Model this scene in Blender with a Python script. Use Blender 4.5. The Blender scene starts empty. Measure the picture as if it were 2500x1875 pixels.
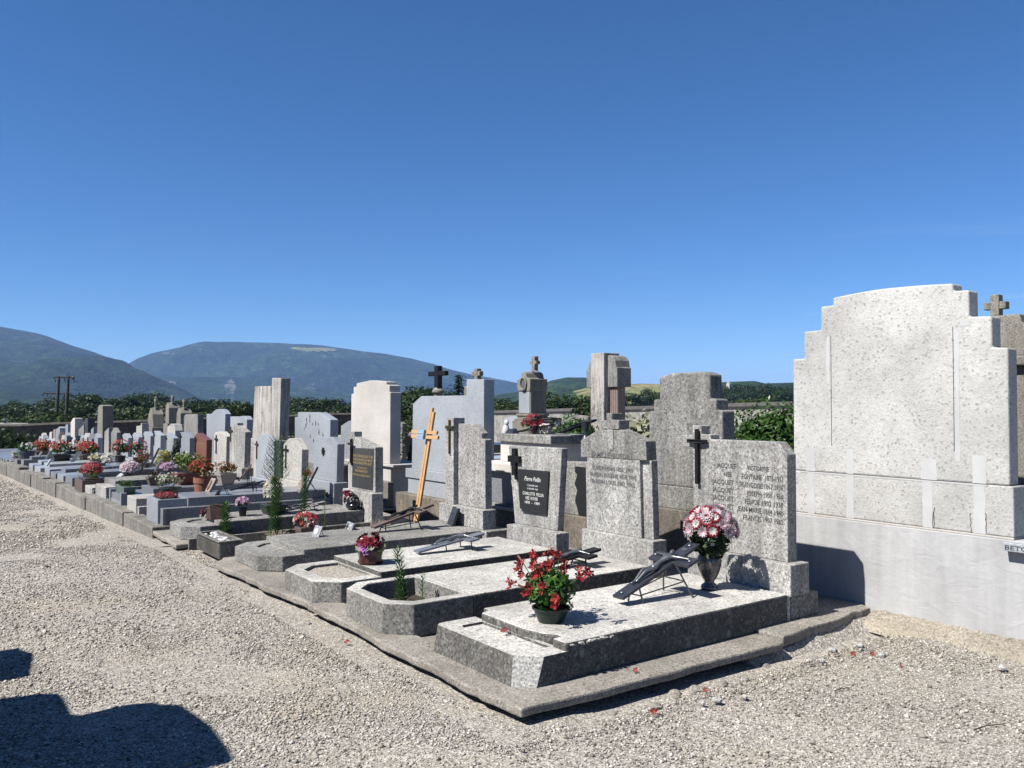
import bpy, bmesh, math, random
import numpy as np
from mathutils import Vector, Matrix
R = math.radians
rnd = random.Random(7)
scene = bpy.context.scene
COL = scene.collection

# ---------------------------------------------------------------- camera, sky, sun, exposure
# world: metres, +Y runs along the kerb away from the camera, +X from the kerb towards the headstones
FPX, YH, EYE, HEAD = 2050.0, 985.0, 1.6, R(36.2)
PITCH = math.atan((YH - 937.5) / FPX)
cam_d = bpy.data.cameras.new('camera')
cam = bpy.data.objects.new('camera', cam_d); COL.objects.link(cam)
cam_d.sensor_width = 36.0; cam_d.lens = 36.0 * FPX / 2500.0
cam_d.clip_start = 0.05; cam_d.clip_end = 40000
cam.location = (0, 0, EYE); cam.rotation_euler = (R(90) + PITCH, 0, -HEAD)
scene.camera = cam

SUN_EL, SUN_AZ = R(50), R(-7)      # light travels towards +X, a little towards -Y
w = bpy.data.worlds.new('World'); scene.world = w; w.use_nodes = True
nt = w.node_tree; nt.nodes.clear()
wo = nt.nodes.new('ShaderNodeOutputWorld'); bg = nt.nodes.new('ShaderNodeBackground')
sky = nt.nodes.new('ShaderNodeTexSky'); sky.sky_type = 'NISHITA'; sky.sun_disc = False
sky.sun_elevation = SUN_EL; sky.sun_rotation = R(-90) + R(7); sky.altitude = 2000
sky.air_density = 1.0; sky.dust_density = 0.0; sky.ozone_density = 10.0
hsv = nt.nodes.new('ShaderNodeHueSaturation'); hsv.inputs['Saturation'].default_value = 1.10
nt.links.new(sky.outputs[0], hsv.inputs['Color'])
tcw = nt.nodes.new('ShaderNodeTexCoord'); mpw = nt.nodes.new('ShaderNodeMapping'); mpw.inputs['Scale'].default_value = (5, 5, 55); mpw.inputs['Location'].default_value = (1.7, .4, 2.2)
nzw = nt.nodes.new('ShaderNodeTexNoise'); nzw.inputs['Scale'].default_value = 1.0; nzw.inputs['Detail'].default_value = 7; nzw.inputs['Roughness'].default_value = .62
crw = nt.nodes.new('ShaderNodeValToRGB'); crw.color_ramp.elements[0].position = .56; crw.color_ramp.elements[1].position = .80; crw.color_ramp.elements[1].color = (.32, .32, .32, 1)
spw = nt.nodes.new('ShaderNodeSeparateXYZ'); elw = nt.nodes.new('ShaderNodeValToRGB'); e_ = elw.color_ramp.elements     # thin wisps low over the horizon, towards +X
e_[0].position = .03; e_[0].color = (0, 0, 0, 1); e_[1].position = .09; e_[1].color = (1, 1, 1, 1); e_.new(.20).color = (0, 0, 0, 1)
xw = nt.nodes.new('ShaderNodeValToRGB'); xw.color_ramp.elements[0].position = .55; xw.color_ramp.elements[1].position = .8
m1w = nt.nodes.new('ShaderNodeMath'); m1w.operation = 'MULTIPLY'; m2w = nt.nodes.new('ShaderNodeMath'); m2w.operation = 'MULTIPLY'; mxw = nt.nodes.new('ShaderNodeMix'); mxw.data_type = 'RGBA'; mxw.inputs[7].default_value = (7.0, 7.6, 8.6, 1)
nt.links.new(tcw.outputs['Generated'], mpw.inputs[0]); nt.links.new(mpw.outputs[0], nzw.inputs['Vector']); nt.links.new(nzw.outputs[0], crw.inputs[0])
nt.links.new(tcw.outputs['Generated'], spw.inputs[0]); nt.links.new(spw.outputs[2], elw.inputs[0]); nt.links.new(spw.outputs[0], xw.inputs[0])
nt.links.new(crw.outputs[0], m1w.inputs[0]); nt.links.new(elw.outputs[0], m1w.inputs[1]); nt.links.new(m1w.outputs[0], m2w.inputs[0]); nt.links.new(xw.outputs[0], m2w.inputs[1])
nt.links.new(m2w.outputs[0], mxw.inputs[0]); nt.links.new(hsv.outputs[0], mxw.inputs[6])
nt.links.new(mxw.outputs[2], bg.inputs[0]); nt.links.new(bg.outputs[0], wo.inputs[0])
bg.inputs[1].default_value = 0.054
sd = bpy.data.lights.new('sun', 'SUN'); sd.energy = 5.0; sd.angle = R(0.53); sd.color = (1.0, 0.955, 0.88)
sun = bpy.data.objects.new('sun', sd); COL.objects.link(sun)
ldir = Vector((math.cos(SUN_EL) * math.cos(SUN_AZ), math.cos(SUN_EL) * math.sin(SUN_AZ), -math.sin(SUN_EL)))
sun.rotation_euler = ldir.to_track_quat('-Z', 'Y').to_euler()
scene.view_settings.view_transform = 'Standard'; scene.view_settings.look = 'None'
scene.view_settings.exposure = 1.22; scene.view_settings.gamma = 1.0
scene.cycles.max_bounces = 6; scene.cycles.diffuse_bounces = 2; scene.cycles.volume_bounces = 0
scene.cycles.transparent_max_bounces = 8

# ---------------------------------------------------------------- materials
K = .42        # overall albedo of the mineral surfaces
def newmat(name):
    m = bpy.data.materials.new(name); m.use_nodes = True
    n = m.node_tree; n.nodes.clear()
    o = n.nodes.new('ShaderNodeOutputMaterial'); b = n.nodes.new('ShaderNodeBsdfPrincipled')
    n.links.new(b.outputs[0], o.inputs[0]); return m, n, b
def ramp(n, fac, stops, interp='LINEAR'):
    r = n.nodes.new('ShaderNodeValToRGB'); r.color_ramp.interpolation = interp
    e = r.color_ramp.elements
    while len(e) < len(stops): e.new(0.5)
    for i, (p, c) in enumerate(stops):
        e[i].position = p
        e[i].color = (c, c, c, 1) if not isinstance(c, tuple) else (*c, 1)
    n.links.new(fac, r.inputs[0]); return r.outputs[0]
def mixc(n, fac, a, b, mode='MIX'):
    x = n.nodes.new('ShaderNodeMix'); x.data_type = 'RGBA'; x.blend_type = mode
    for s, v in ((0, fac), (6, a), (7, b)):
        if isinstance(v, (int, float)): x.inputs[s].default_value = v
        elif isinstance(v, tuple): x.inputs[s].default_value = (*v, 1)
        else: n.links.new(v, x.inputs[s])
    return x.outputs[2]
def noise(n, vec, scale, detail=4, rough=0.55, stretch=None):
    if stretch:
        mp = n.nodes.new('ShaderNodeMapping'); mp.inputs['Scale'].default_value = stretch
        n.links.new(vec, mp.inputs[0]); vec = mp.outputs[0]
    t = n.nodes.new('ShaderNodeTexNoise'); t.inputs['Scale'].default_value = scale
    t.inputs['Detail'].default_value = detail; t.inputs['Roughness'].default_value = rough
    n.links.new(vec, t.inputs['Vector']); return t.outputs[0]
def voro(n, vec, scale, out='Color', feature='F1'):
    t = n.nodes.new('ShaderNodeTexVoronoi'); t.feature = feature; t.inputs['Scale'].default_value = scale
    n.links.new(vec, t.inputs['Vector'])
    if out == 'Color':
        s = n.nodes.new('ShaderNodeSeparateColor'); n.links.new(t.outputs['Color'], s.inputs[0]); return s.outputs[0]
    return t.outputs[out]
def wpos(n): return n.nodes.new('ShaderNodeNewGeometry').outputs['Position']
def bump(n, b, h, strength, dist):
    u = n.nodes.new('ShaderNodeBump'); u.inputs['Strength'].default_value = strength
    u.inputs['Distance'].default_value = dist; n.links.new(h, u.inputs['Height'])
    n.links.new(u.outputs[0], b.inputs['Normal'])
def stone(name, light, mid, dark, scale=75, fd=.22, fm=.55, rough=.85, stain=None, stain_amt=.0,
          streak=.0, bumps=.35, big=1.3, lichen=0.0, spec=.3):
    """speckled stone: random grains, broad stains, vertical weather streaks, lichen discs"""
    m, n, b = newmat(name); p = wpos(n)
    light, mid, dark = [tuple(v * K for v in q) for q in (light, mid, dark)]
    g = voro(n, p, scale)
    g2 = voro(n, p, scale * 2.3)
    c = ramp(n, g, [(0, dark), (fd, mid), (fm, mid), (min(fm + .25, 1), light)])
    c2 = ramp(n, g2, [(0, dark), (fd * .8, light), (1, light)])
    c = mixc(n, .38, c, c2)
    if big > 1: c = mixc(n, 1.0, c, ramp(n, noise(n, p, scale * 1.25, 3, .8), [(.34, .42), (.5, 1.0), (.66, 1.35)]), 'MULTIPLY')
    k = ramp(n, noise(n, p, big, 5, .6), [(.3, .72), (.68, 1.08)])
    c = mixc(n, 1.0, c, k, 'MULTIPLY')
    if stain:
        s = ramp(n, noise(n, p, 2.1, 7, .68), [(.42, 0.0), (.7, stain_amt)])
        c = mixc(n, s, c, stain)
    if streak:
        s = ramp(n, noise(n, p, 1.0, 8, .75, (9, 9, 1.1)), [(.42, 0.0), (.60, streak)]); s2 = ramp(n, noise(n, p, 1.7, 6, .7), [(.36, .1), (.52, 1.0)])
        s = mixc(n, 1.0, s, s2, 'MULTIPLY'); s = mixc(n, 1.0, s, ramp(n, noise(n, p, scale * .5, 3), [(.3, .25), (.6, 1.0)]), 'MULTIPLY')
        c = mixc(n, s, c, (.035, .035, .034))
    if lichen:
        nv = n.nodes.new('ShaderNodeTexNoise'); nv.inputs['Scale'].default_value = 22; nv.inputs['Detail'].default_value = 4; n.links.new(p, nv.inputs['Vector'])
        va = n.nodes.new('ShaderNodeVectorMath'); va.operation = 'MULTIPLY_ADD'; va.inputs[1].default_value = (.05, .05, .05); n.links.new(nv.outputs['Color'], va.inputs[0]); n.links.new(p, va.inputs[2]); q = va.outputs[0]
        f = None
        for sc_, lo in ((16, .84), (37, .78)):
            r1 = ramp(n, voro(n, q, sc_, 'Distance'), [(0, .75), (.20, 1.0), (.34, .55), (.42, 0.0)]); r2 = ramp(n, voro(n, q, sc_), [(lo, 0.0), (lo + .06, 1.0)])
            g1_ = mixc(n, 1.0, r1, r2, 'MULTIPLY'); f = g1_ if f is None else mixc(n, 1.0, f, g1_, 'LIGHTEN')
        f = mixc(n, 1.0, f, ramp(n, noise(n, p, 60, 4), [(.35, .2), (.6, 1.0)]), 'MULTIPLY'); f = mixc(n, 1.0, f, (lichen,) * 3, 'MULTIPLY')
        c = mixc(n, f, c, (.19, .195, .18))
    n.links.new(c, b.inputs['Base Color'])
    b.inputs['Roughness'].default_value = rough; b.inputs['Specular IOR Level'].default_value = spec
    if bumps: bump(n, b, mixc(n, .5, voro(n, p, scale, 'Distance'), noise(n, p, 45, 5)), bumps, .006)
    return m
def plain(name, col, rough=.5, metal=0, var=.25, vs=30, spec=.4, bmp=0.0):
    m, n, b = newmat(name); p = wpos(n)
    k = ramp(n, noise(n, p, vs, 5), [(.3, 1 - var), (.7, 1 + var)])
    n.links.new(mixc(n, 1.0, tuple(v * .47 for v in col), k, 'MULTIPLY'), b.inputs['Base Color'])
    b.inputs['Roughness'].default_value = rough; b.inputs['Metallic'].default_value = metal
    b.inputs['Specular IOR Level'].default_value = spec
    if bmp: bump(n, b, noise(n, p, vs * 1.7, 5), bmp, .004)
    return m
def leafmat(name, stops, trans=.3, rough=.55):
    """each leaf or petal takes its own tint from the ramp"""
    m = bpy.data.materials.new(name); m.use_nodes = True; n = m.node_tree; n.nodes.clear()
    o = n.nodes.new('ShaderNodeOutputMaterial'); b = n.nodes.new('ShaderNodeBsdfPrincipled')
    g = n.nodes.new('ShaderNodeNewGeometry'); tr = n.nodes.new('ShaderNodeBsdfTranslucent'); mx = n.nodes.new('ShaderNodeMixShader')
    k = len(stops) - 1
    c = ramp(n, g.outputs['Random Per Island'], [(i / k, tuple(v * .48 for v in s)) for i, s in enumerate(stops)])
    n.links.new(c, b.inputs['Base Color']); n.links.new(c, tr.inputs[0])
    b.inputs['Roughness'].default_value = rough; b.inputs['Specular IOR Level'].default_value = .25
    mx.inputs[0].default_value = trans
    n.links.new(b.outputs[0], mx.inputs[1]); n.links.new(tr.outputs[0], mx.inputs[2]); n.links.new(mx.outputs[0], o.inputs[0])
    return m
M = {}
G = lambda v: (v, v, v)
M['terrazzo'] = stone('speckled_concrete', (.88, .865, .83), (.57, .56, .54), (.09, .09, .09), 60, .24, .55, stain=(.10, .095, .09), stain_amt=.45, streak=.6, lichen=.35)
M['slabtop'] = stone('weathered_slab', (1.0, .98, .93), (.78, .76, .71), (.16, .155, .145), 62, .18, .5, stain=(.10, .095, .085), stain_amt=.6, lichen=.7)
M['slabdark'] = stone('dark_weathered_slab', (.60, .585, .55), (.30, .29, .28), (.05, .05, .05), 60, .28, .55, stain=(.05, .05, .045), stain_amt=.7, lichen=.5)
M['sandbank'] = stone('sandy_earth', (.62, .56, .47), (.47, .42, .34), (.2, .17, .13), 60, .2, .5, bumps=1.0, stain=(.2, .17, .12), stain_amt=.4)
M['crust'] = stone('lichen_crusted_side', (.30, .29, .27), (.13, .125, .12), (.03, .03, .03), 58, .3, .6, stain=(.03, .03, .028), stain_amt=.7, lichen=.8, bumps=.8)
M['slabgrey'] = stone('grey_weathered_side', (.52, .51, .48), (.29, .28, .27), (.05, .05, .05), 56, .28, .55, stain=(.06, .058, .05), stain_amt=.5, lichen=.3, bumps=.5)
M['fresh'] = stone('freshly_broken_concrete', (.78, .77, .74), (.62, .61, .59), (.36, .35, .34), 60, .12, .4, bumps=.9)
M['granite'] = stone('blue_grey_granite', (.62, .66, .72), (.37, .40, .45), (.12, .13, .16), 105, .2, .6, rough=.35, bumps=.0, big=.6, spec=.5)
M['granite_pale'] = stone('pale_polished_granite', (.70, .74, .80), (.50, .54, .60), (.22, .24, .28), 120, .15, .5, rough=.3, bumps=.0, big=.6, spec=.5)
M['granite_mid'] = stone('mid_grey_granite', (.46, .48, .52), (.27, .29, .33), (.08, .085, .1), 120, .25, .6, rough=.3, bumps=.0, big=.6, spec=.5)
M['granite_dark'] = stone('dark_granite', (.13, .13, .135), (.07, .07, .073), (.02, .02, .02), 120, .3, .7, rough=.3, bumps=.0, spec=.5)
M['white_terrazzo'] = stone('white_terrazzo', (.82, .80, .75), (.66, .64, .6), (.12, .12, .12), 70, .16, .45, stain=(0.200, 0.190, 0.170), stain_amt=.3)
M['red_granite'] = stone('red_granite', (.42, .17, .12), (.25, .085, .06), (.05, .03, .03), 120, .25, .6, rough=.28, bumps=.0, big=.5, spec=.5)
M['brown_granite'] = stone('brown_granite', (.22, .15, .13), (.13, .085, .075), (.03, .025, .025), 120, .25, .6, rough=.28, bumps=.0, spec=.5)
M['pale'] = stone('pale_cream_concrete', (.92, .88, .83), (.82, .78, .73), (.60, .57, .53), 65, .1, .4, bumps=.25, big=.9, stain=(0.275, 0.250, 0.230), stain_amt=.35)
M['streaked'] = stone('streaked_pale_concrete', (.85, .81, .76), (.72, .68, .64), (.5, .47, .44), 60, .1, .4, bumps=.25, big=.9, streak=.95, stain=(0.175, 0.165, 0.155), stain_amt=.45)
M['mossy'] = stone('old_stained_concrete', (.58, .57, .54), (.42, .41, .39), (.13, .13, .125), 50, .26, .6, streak=.7, stain=(0.080, 0.077, 0.070), stain_amt=.65, lichen=.5, bumps=.7)
M['roughcast'] = stone('white_roughcast', (.92, .91, .885), (.80, .795, .77), (.34, .335, .325), 66, .13, .42, bumps=.5, big=.9, stain=(.15, .15, .14), stain_amt=.42)
M['kerbconc'] = stone('kerb_concrete', (.50, .47, .42), (.36, .335, .30), (.12, .11, .10), 60, .22, .55, streak=.75, stain=(0.065, 0.060, 0.050), stain_amt=.6, bumps=.5)
M['apron'] = stone('apron_concrete', (.58, .54, .48), (.40, .37, .33), (.11, .10, .09), 75, .2, .5, stain=(0.070, 0.062, 0.050), stain_amt=.65, bumps=.7, lichen=.4)
M['sandstone'] = stone('grey_sandstone', (.46, .43, .37), (.38, .355, .31), (.2, .19, .17), 60, .15, .45, streak=.5, stain=(0.100, 0.095, 0.080), stain_amt=.5)
M['brownbase'] = stone('brown_stained_base', (.42, .36, .29), (.30, .26, .21), (.10, .09, .075), 60, .2, .5, streak=.8, stain=(0.050, 0.045, 0.035), stain_amt=.6)
M['wallplaster'] = stone('old_wall_plaster', (.66, .63, .58), (.55, .53, .48), (.3, .29, .27), 9, .12, .4, bumps=.2, streak=.8, big=.35, stain=(0.125, 0.120, 0.110), stain_amt=.5)
M['walldark'] = stone('rubble_wall', (.16, .145, .13), (.10, .09, .08), (.06, .055, .05), 5, .25, .6, bumps=.6, stain=(0.050, 0.045, 0.040), stain_amt=.6)
M['coping'] = plain('coping', (.13, .125, .12), .9, vs=4)
def stucco():
    m, n, b = newmat('trowelled_stucco'); p = wpos(n)
    c = ramp(n, noise(n, p, 1.6, 6, .6), [(.3, (.245, .246, .25)), (.7, (.315, .316, .32))])
    k = ramp(n, noise(n, p, 1.0, 4, .6, (9, 9, 1.2)), [(.4, .90), (.65, 1.04)])
    c = mixc(n, 1.0, c, k, 'MULTIPLY')
    n.links.new(c, b.inputs['Base Color']); b.inputs['Roughness'].default_value = .85; b.inputs['Specular IOR Level'].default_value = .2
    t = n.nodes.new('ShaderNodeTexNoise'); t.inputs['Scale'].default_value = 7; t.inputs['Detail'].default_value = 7; t.inputs['Distortion'].default_value = 1.2
    mp = n.nodes.new('ShaderNodeMapping'); mp.inputs['Rotation'].default_value = (R(35), 0, 0); mp.inputs['Scale'].default_value = (1, 1, 1.5)
    n.links.new(p, mp.inputs[0]); n.links.new(mp.outputs[0], t.inputs['Vector'])
    bump(n, b, t.outputs[0], .45, .012); return m
M['stucco'] = stucco()
M['patch'] = plain('smooth_patch_plaster', (.68, .69, .69), .8, var=.08, vs=5)
M['black'] = plain('black_polished_stone', (.018, .018, .022), .22, var=.3, spec=.55)
M['plaque'] = plain('black_plaque', (.03, .031, .033), .35, var=.15, vs=60)
M['iron'] = plain('dark_iron', (.03, .03, .032), .5, .6, vs=40)
M['steel'] = plain('grey_steel', (.30, .29, .27), .42, .85, vs=40)
M['pewter'] = plain('pewter', (.38, .39, .40), .38, .8, vs=40)
M['bronze'] = plain('weathered_bronze', (.12, .095, .045), .5, .6, vs=40)
M['ink'] = plain('inscription_paint', (.06, .06, .065), .8, var=.3, vs=90)
M['faint'] = plain('faded_inscription', (.20, .20, .20), .9, var=.5, vs=120)
M['gold'] = plain('gold_letters', (.62, .47, .20), .4, .3, vs=60)
M['whitepaint'] = plain('white_letters', (.82, .82, .80), .6, var=.08)
M['slate'] = plain('slate_plaque', (.045, .05, .065), .3, vs=20, var=.3)
M['bluegranite'] = stone('dark_blue_granite', (.36, .41, .50), (.17, .2, .26), (.05, .055, .07), 150, .3, .6, rough=.25, bumps=.0, spec=.5)
M['pinkstone'] = stone('pink_sandstone', (.52, .40, .36), (.44, .33, .30), (.28, .2, .18), 90, .15, .5)
M['porcelain'] = plain('porcelain', (.80, .80, .78), .25, var=.04)
M['photo'] = plain('faded_portrait', (.16, .15, .15), .3, vs=90, var=.5)
M['vase'] = stone('speckled_vase_granite', (.26, .24, .24), (.085, .08, .085), (.012, .012, .013), 130, .4, .7, rough=.2, bumps=.0, spec=.6)
M['greenpot'] = plain('dark_green_plastic', (.022, .045, .035), .38, var=.1)
M['palegreen'] = plain('pale_green_plastic', (.15, .21, .19), .5, var=.1)
M['blackpot'] = plain('black_plastic', (.015, .015, .016), .45, var=.15)
M['terra'] = plain('terracotta', (.36, .14, .09), .75, var=.15)
M['redpot'] = plain('dull_red_plastic', (.22, .05, .04), .5, var=.1)
M['beigepot'] = plain('beige_plastic', (.40, .35, .32), .6, var=.08)
M['brownpot'] = plain('brown_plastic', (.17, .125, .105), .6, var=.1)
M['bluepot'] = plain('blue_grey_glazed', (.10, .13, .18), .3, var=.1)
M['maroon'] = plain('maroon_glazed_ceramic', (.10, .03, .03), .25, var=.6, vs=25)
M['rust'] = plain('rusty_iron', (.10, .06, .045), .8, .2, var=.5, vs=20)
M['soil'] = plain('potting_soil', (.05, .037, .028), .95, vs=50, bmp=.6)
M['wood'] = None
def wood():
    m, n, b = newmat('varnished_pine'); p = wpos(n)
    c = ramp(n, noise(n, p, 2.0, 5, .6, (30, 30, 2)), [(.3, (.27, .145, .055)), (.7, (.42, .26, .12))])
    n.links.new(c, b.inputs['Base Color']); b.inputs['Roughness'].default_value = .4; return m
M['wood'] = wood()
M['skyplate'] = plain('pale_blue_plate', (.36, .50, .68), .35, var=.05)
M['polewood'] = plain('dark_pole_timber', (.055, .045, .036), .9, vs=6)
M['polepale'] = plain('pale_pole_side', (.36, .33, .27), .9, vs=6)
M['roof'] = plain('fibre_cement_roof', (.34, .32, .30), .9, vs=.6)
M['housewall'] = plain('house_wall', (.45, .42, .38), .9, vs=.5)
M['bark'] = plain('bark', (.075, .058, .042), .95, vs=9, bmp=.5)
M['stem'] = plain('green_stem', (.10, .16, .05), .7, vs=20)
M['leaf_a'] = leafmat('tree_leaves_dark', [(0.0144, 0.0336, 0.0080), (0.0280, 0.0600, 0.0128), (0.0480, 0.0880, 0.0208), (0.0240, 0.0480, 0.0120)])
M['leaf_b'] = leafmat('tree_leaves_mid', [(0.0186, 0.0403, 0.0087), (0.0341, 0.0651, 0.0136), (0.0527, 0.0899, 0.0217), (0.0248, 0.0496, 0.0124)])
M['leaf_c'] = leafmat('tree_leaves_light', [(0.0372, 0.0620, 0.0124), (0.0620, 0.0992, 0.0217), (0.0868, 0.1240, 0.0310), (0.0434, 0.0744, 0.0186)])
M['needle'] = leafmat('conifer_needles', [(.012, .035, .018), (.022, .055, .026), (.03, .07, .03)], .12)
M['bush'] = leafmat('glossy_bush_leaves', [(.025, .07, .012), (.05, .12, .02), (.10, .20, .04), (.035, .085, .016)], .25, .4)
M['varieg'] = leafmat('variegated_leaves', [(.10, .14, .06), (.36, .38, .24), (.46, .46, .32), (.12, .16, .07)], .25)
M['yellowleaf'] = leafmat('yellow_leaves', [(.42, .38, .08), (.55, .5, .16), (.3, .32, .06)], .3)
M['potleaf'] = leafmat('mandevilla_leaves', [(.02, .065, .012), (.04, .11, .018), (.085, .20, .03), (.13, .26, .05)], .25, .35)
M['limeleaf'] = leafmat('lime_leaves', [(0.0960, 0.1600, 0.0240), (0.1600, 0.2400, 0.0400), (0.2240, 0.2880, 0.0560), (0.0720, 0.1280, 0.0240)], .3)
M['greyleaf'] = leafmat('grey_green_leaves', [(.16, .19, .10), (.26, .28, .17), (.34, .34, .22), (.11, .15, .06)], .3)
M['darkleaf'] = leafmat('dark_bouquet_leaves', [(.012, .035, .01), (.025, .065, .015), (.04, .09, .02)], .15)
M['weedleaf'] = leafmat('weed_leaves', [(.03, .085, .02), (.05, .13, .03), (.08, .17, .045), (.11, .2, .06)], .3)
M['dry'] = leafmat('dry_stalks', [(.42, .33, .22), (.55, .45, .32), (.34, .26, .17)], .2)
M['bronzeleaf'] = leafmat('bronze_leaves', [(.14, .07, .02), (.24, .12, .03), (.30, .17, .04), (.10, .08, .02)], .3)
M['deadleaf'] = leafmat('dead_leaves', [(.07, .045, .03), (.12, .08, .055), (.09, .06, .035)], .2)
M['redpetal'] = leafmat('red_petals', [(0.3024, 0.0144, 0.0180), (0.4464, 0.0360, 0.0360), (0.3960, 0.0216, 0.0432), (0.5040, 0.0864, 0.0432)], .3)
M['orangered'] = leafmat('orange_red_petals', [(0.3000, 0.0225, 0.0112), (0.4500, 0.0525, 0.0150), (0.2250, 0.0150, 0.0112)], .3)
M['pinkpetal'] = leafmat('pink_white_petals', [(.85, .58, .66), (.86, .80, .82), (.80, .45, .56), (.88, .86, .86)], .3)
M['crimson'] = leafmat('crimson_petals', [(0.2400, 0.0080, 0.0240), (0.3360, 0.0160, 0.0400), (0.2000, 0.0080, 0.0240)], .2)
M['whitepetal'] = leafmat('white_petals', [(.80, .78, .72), (.86, .85, .82), (.74, .72, .60)], .3)
M['creampetal'] = leafmat('cream_petals', [(.66, .60, .40), (.75, .72, .58), (.60, .42, .2)], .3)
M['purplepetal'] = leafmat('purple_petals', [(.42, .18, .42), (.62, .34, .56), (.75, .58, .70)], .3)
M['salmon'] = leafmat('salmon_petals', [(0.5760, 0.2000, 0.1440), (0.6400, 0.3360, 0.2720), (0.4800, 0.0800, 0.0640)], .3)
M['pebblewhite'] = leafmat('white_pebbles', [(.55, .55, .55), (.74, .74, .75), (.82, .82, .83), (.35, .36, .38)], .0, .7)
M['ceramicrose'] = leafmat('glazed_rose_petals', [(0.2040, 0.0120, 0.0240), (0.2880, 0.0300, 0.0480), (0.3360, 0.0600, 0.0840)], .0, .15)
M['ceramicpurple'] = leafmat('glazed_purple_petals', [(.30, .10, .36), (.42, .18, .46)], .0, .15)
M['ceramicleaf'] = leafmat('glazed_leaves', [(.10, .16, .07), (.28, .34, .2), (.38, .42, .30)], .0, .2)

def gravel_mat():
    m, n, b = newmat('gravel'); p = wpos(n)
    c = ramp(n, voro(n, p, 78), [(0, (.10, .095, .09)), (.25, (.40, .375, .345)), (.6, (.62, .59, .55)), (.85, (.95, .92, .87)), (1, (.20, .19, .18))])
    c2 = ramp(n, voro(n, p, 150), [(0, (.08, .075, .07)), (.5, (.50, .47, .43)), (1, (.88, .85, .80))])
    c = mixc(n, .4, c, c2)
    sand = ramp(n, noise(n, p, .75, 6, .62), [(.52, 0.0), (.68, .62)])
    c = mixc(n, sand, c, (.56, .49, .39))
    k = ramp(n, noise(n, p, .33, 4, .6), [(.3, .86), (.7, 1.10)])
    c = mixc(n, 1.0, mixc(n, 1.0, c, k, 'MULTIPLY'), (.45, .44, .42), 'MULTIPLY')
    n.links.new(c, b.inputs['Base Color']); b.inputs['Roughness'].default_value = .9; b.inputs['Specular IOR Level'].default_value = .2
    bump(n, b, mixc(n, .5, voro(n, p, 78, 'Distance'), voro(n, p, 31, 'Distance')), 1.0, .012); return m
M['gravel'] = gravel_mat()
def pebblemat(name, stops, *_):
    m, n, b = newmat(name); g = n.nodes.new('ShaderNodeNewGeometry'); k = len(stops) - 1
    c = ramp(n, g.outputs['Random Per Island'], [(i / k, tuple(v * .40 for v in s)) for i, s in enumerate(stops)])
    t = ramp(n, noise(n, g.outputs['Position'], .45, 4, .6), [(.35, (1.0, .985, .97)), (.65, (1.0, .95, .86))])
    c = mixc(n, 1.0, c, t, 'MULTIPLY'); n.links.new(c, b.inputs['Base Color']); b.inputs['Roughness'].default_value = .85; b.inputs['Specular IOR Level'].default_value = .2; return m
M['pebble'] = pebblemat('loose_pebbles', [(.22, .205, .19), (.66, .63, .58), (.46, .43, .395), (1.2, 1.17, 1.12), (.10, .095, .09), (.56, .51, .44), (.95, .92, .87), (.30, .28, .26)], .0, .85)  # darkest tones stand in for the shaded gaps between stones
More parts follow.
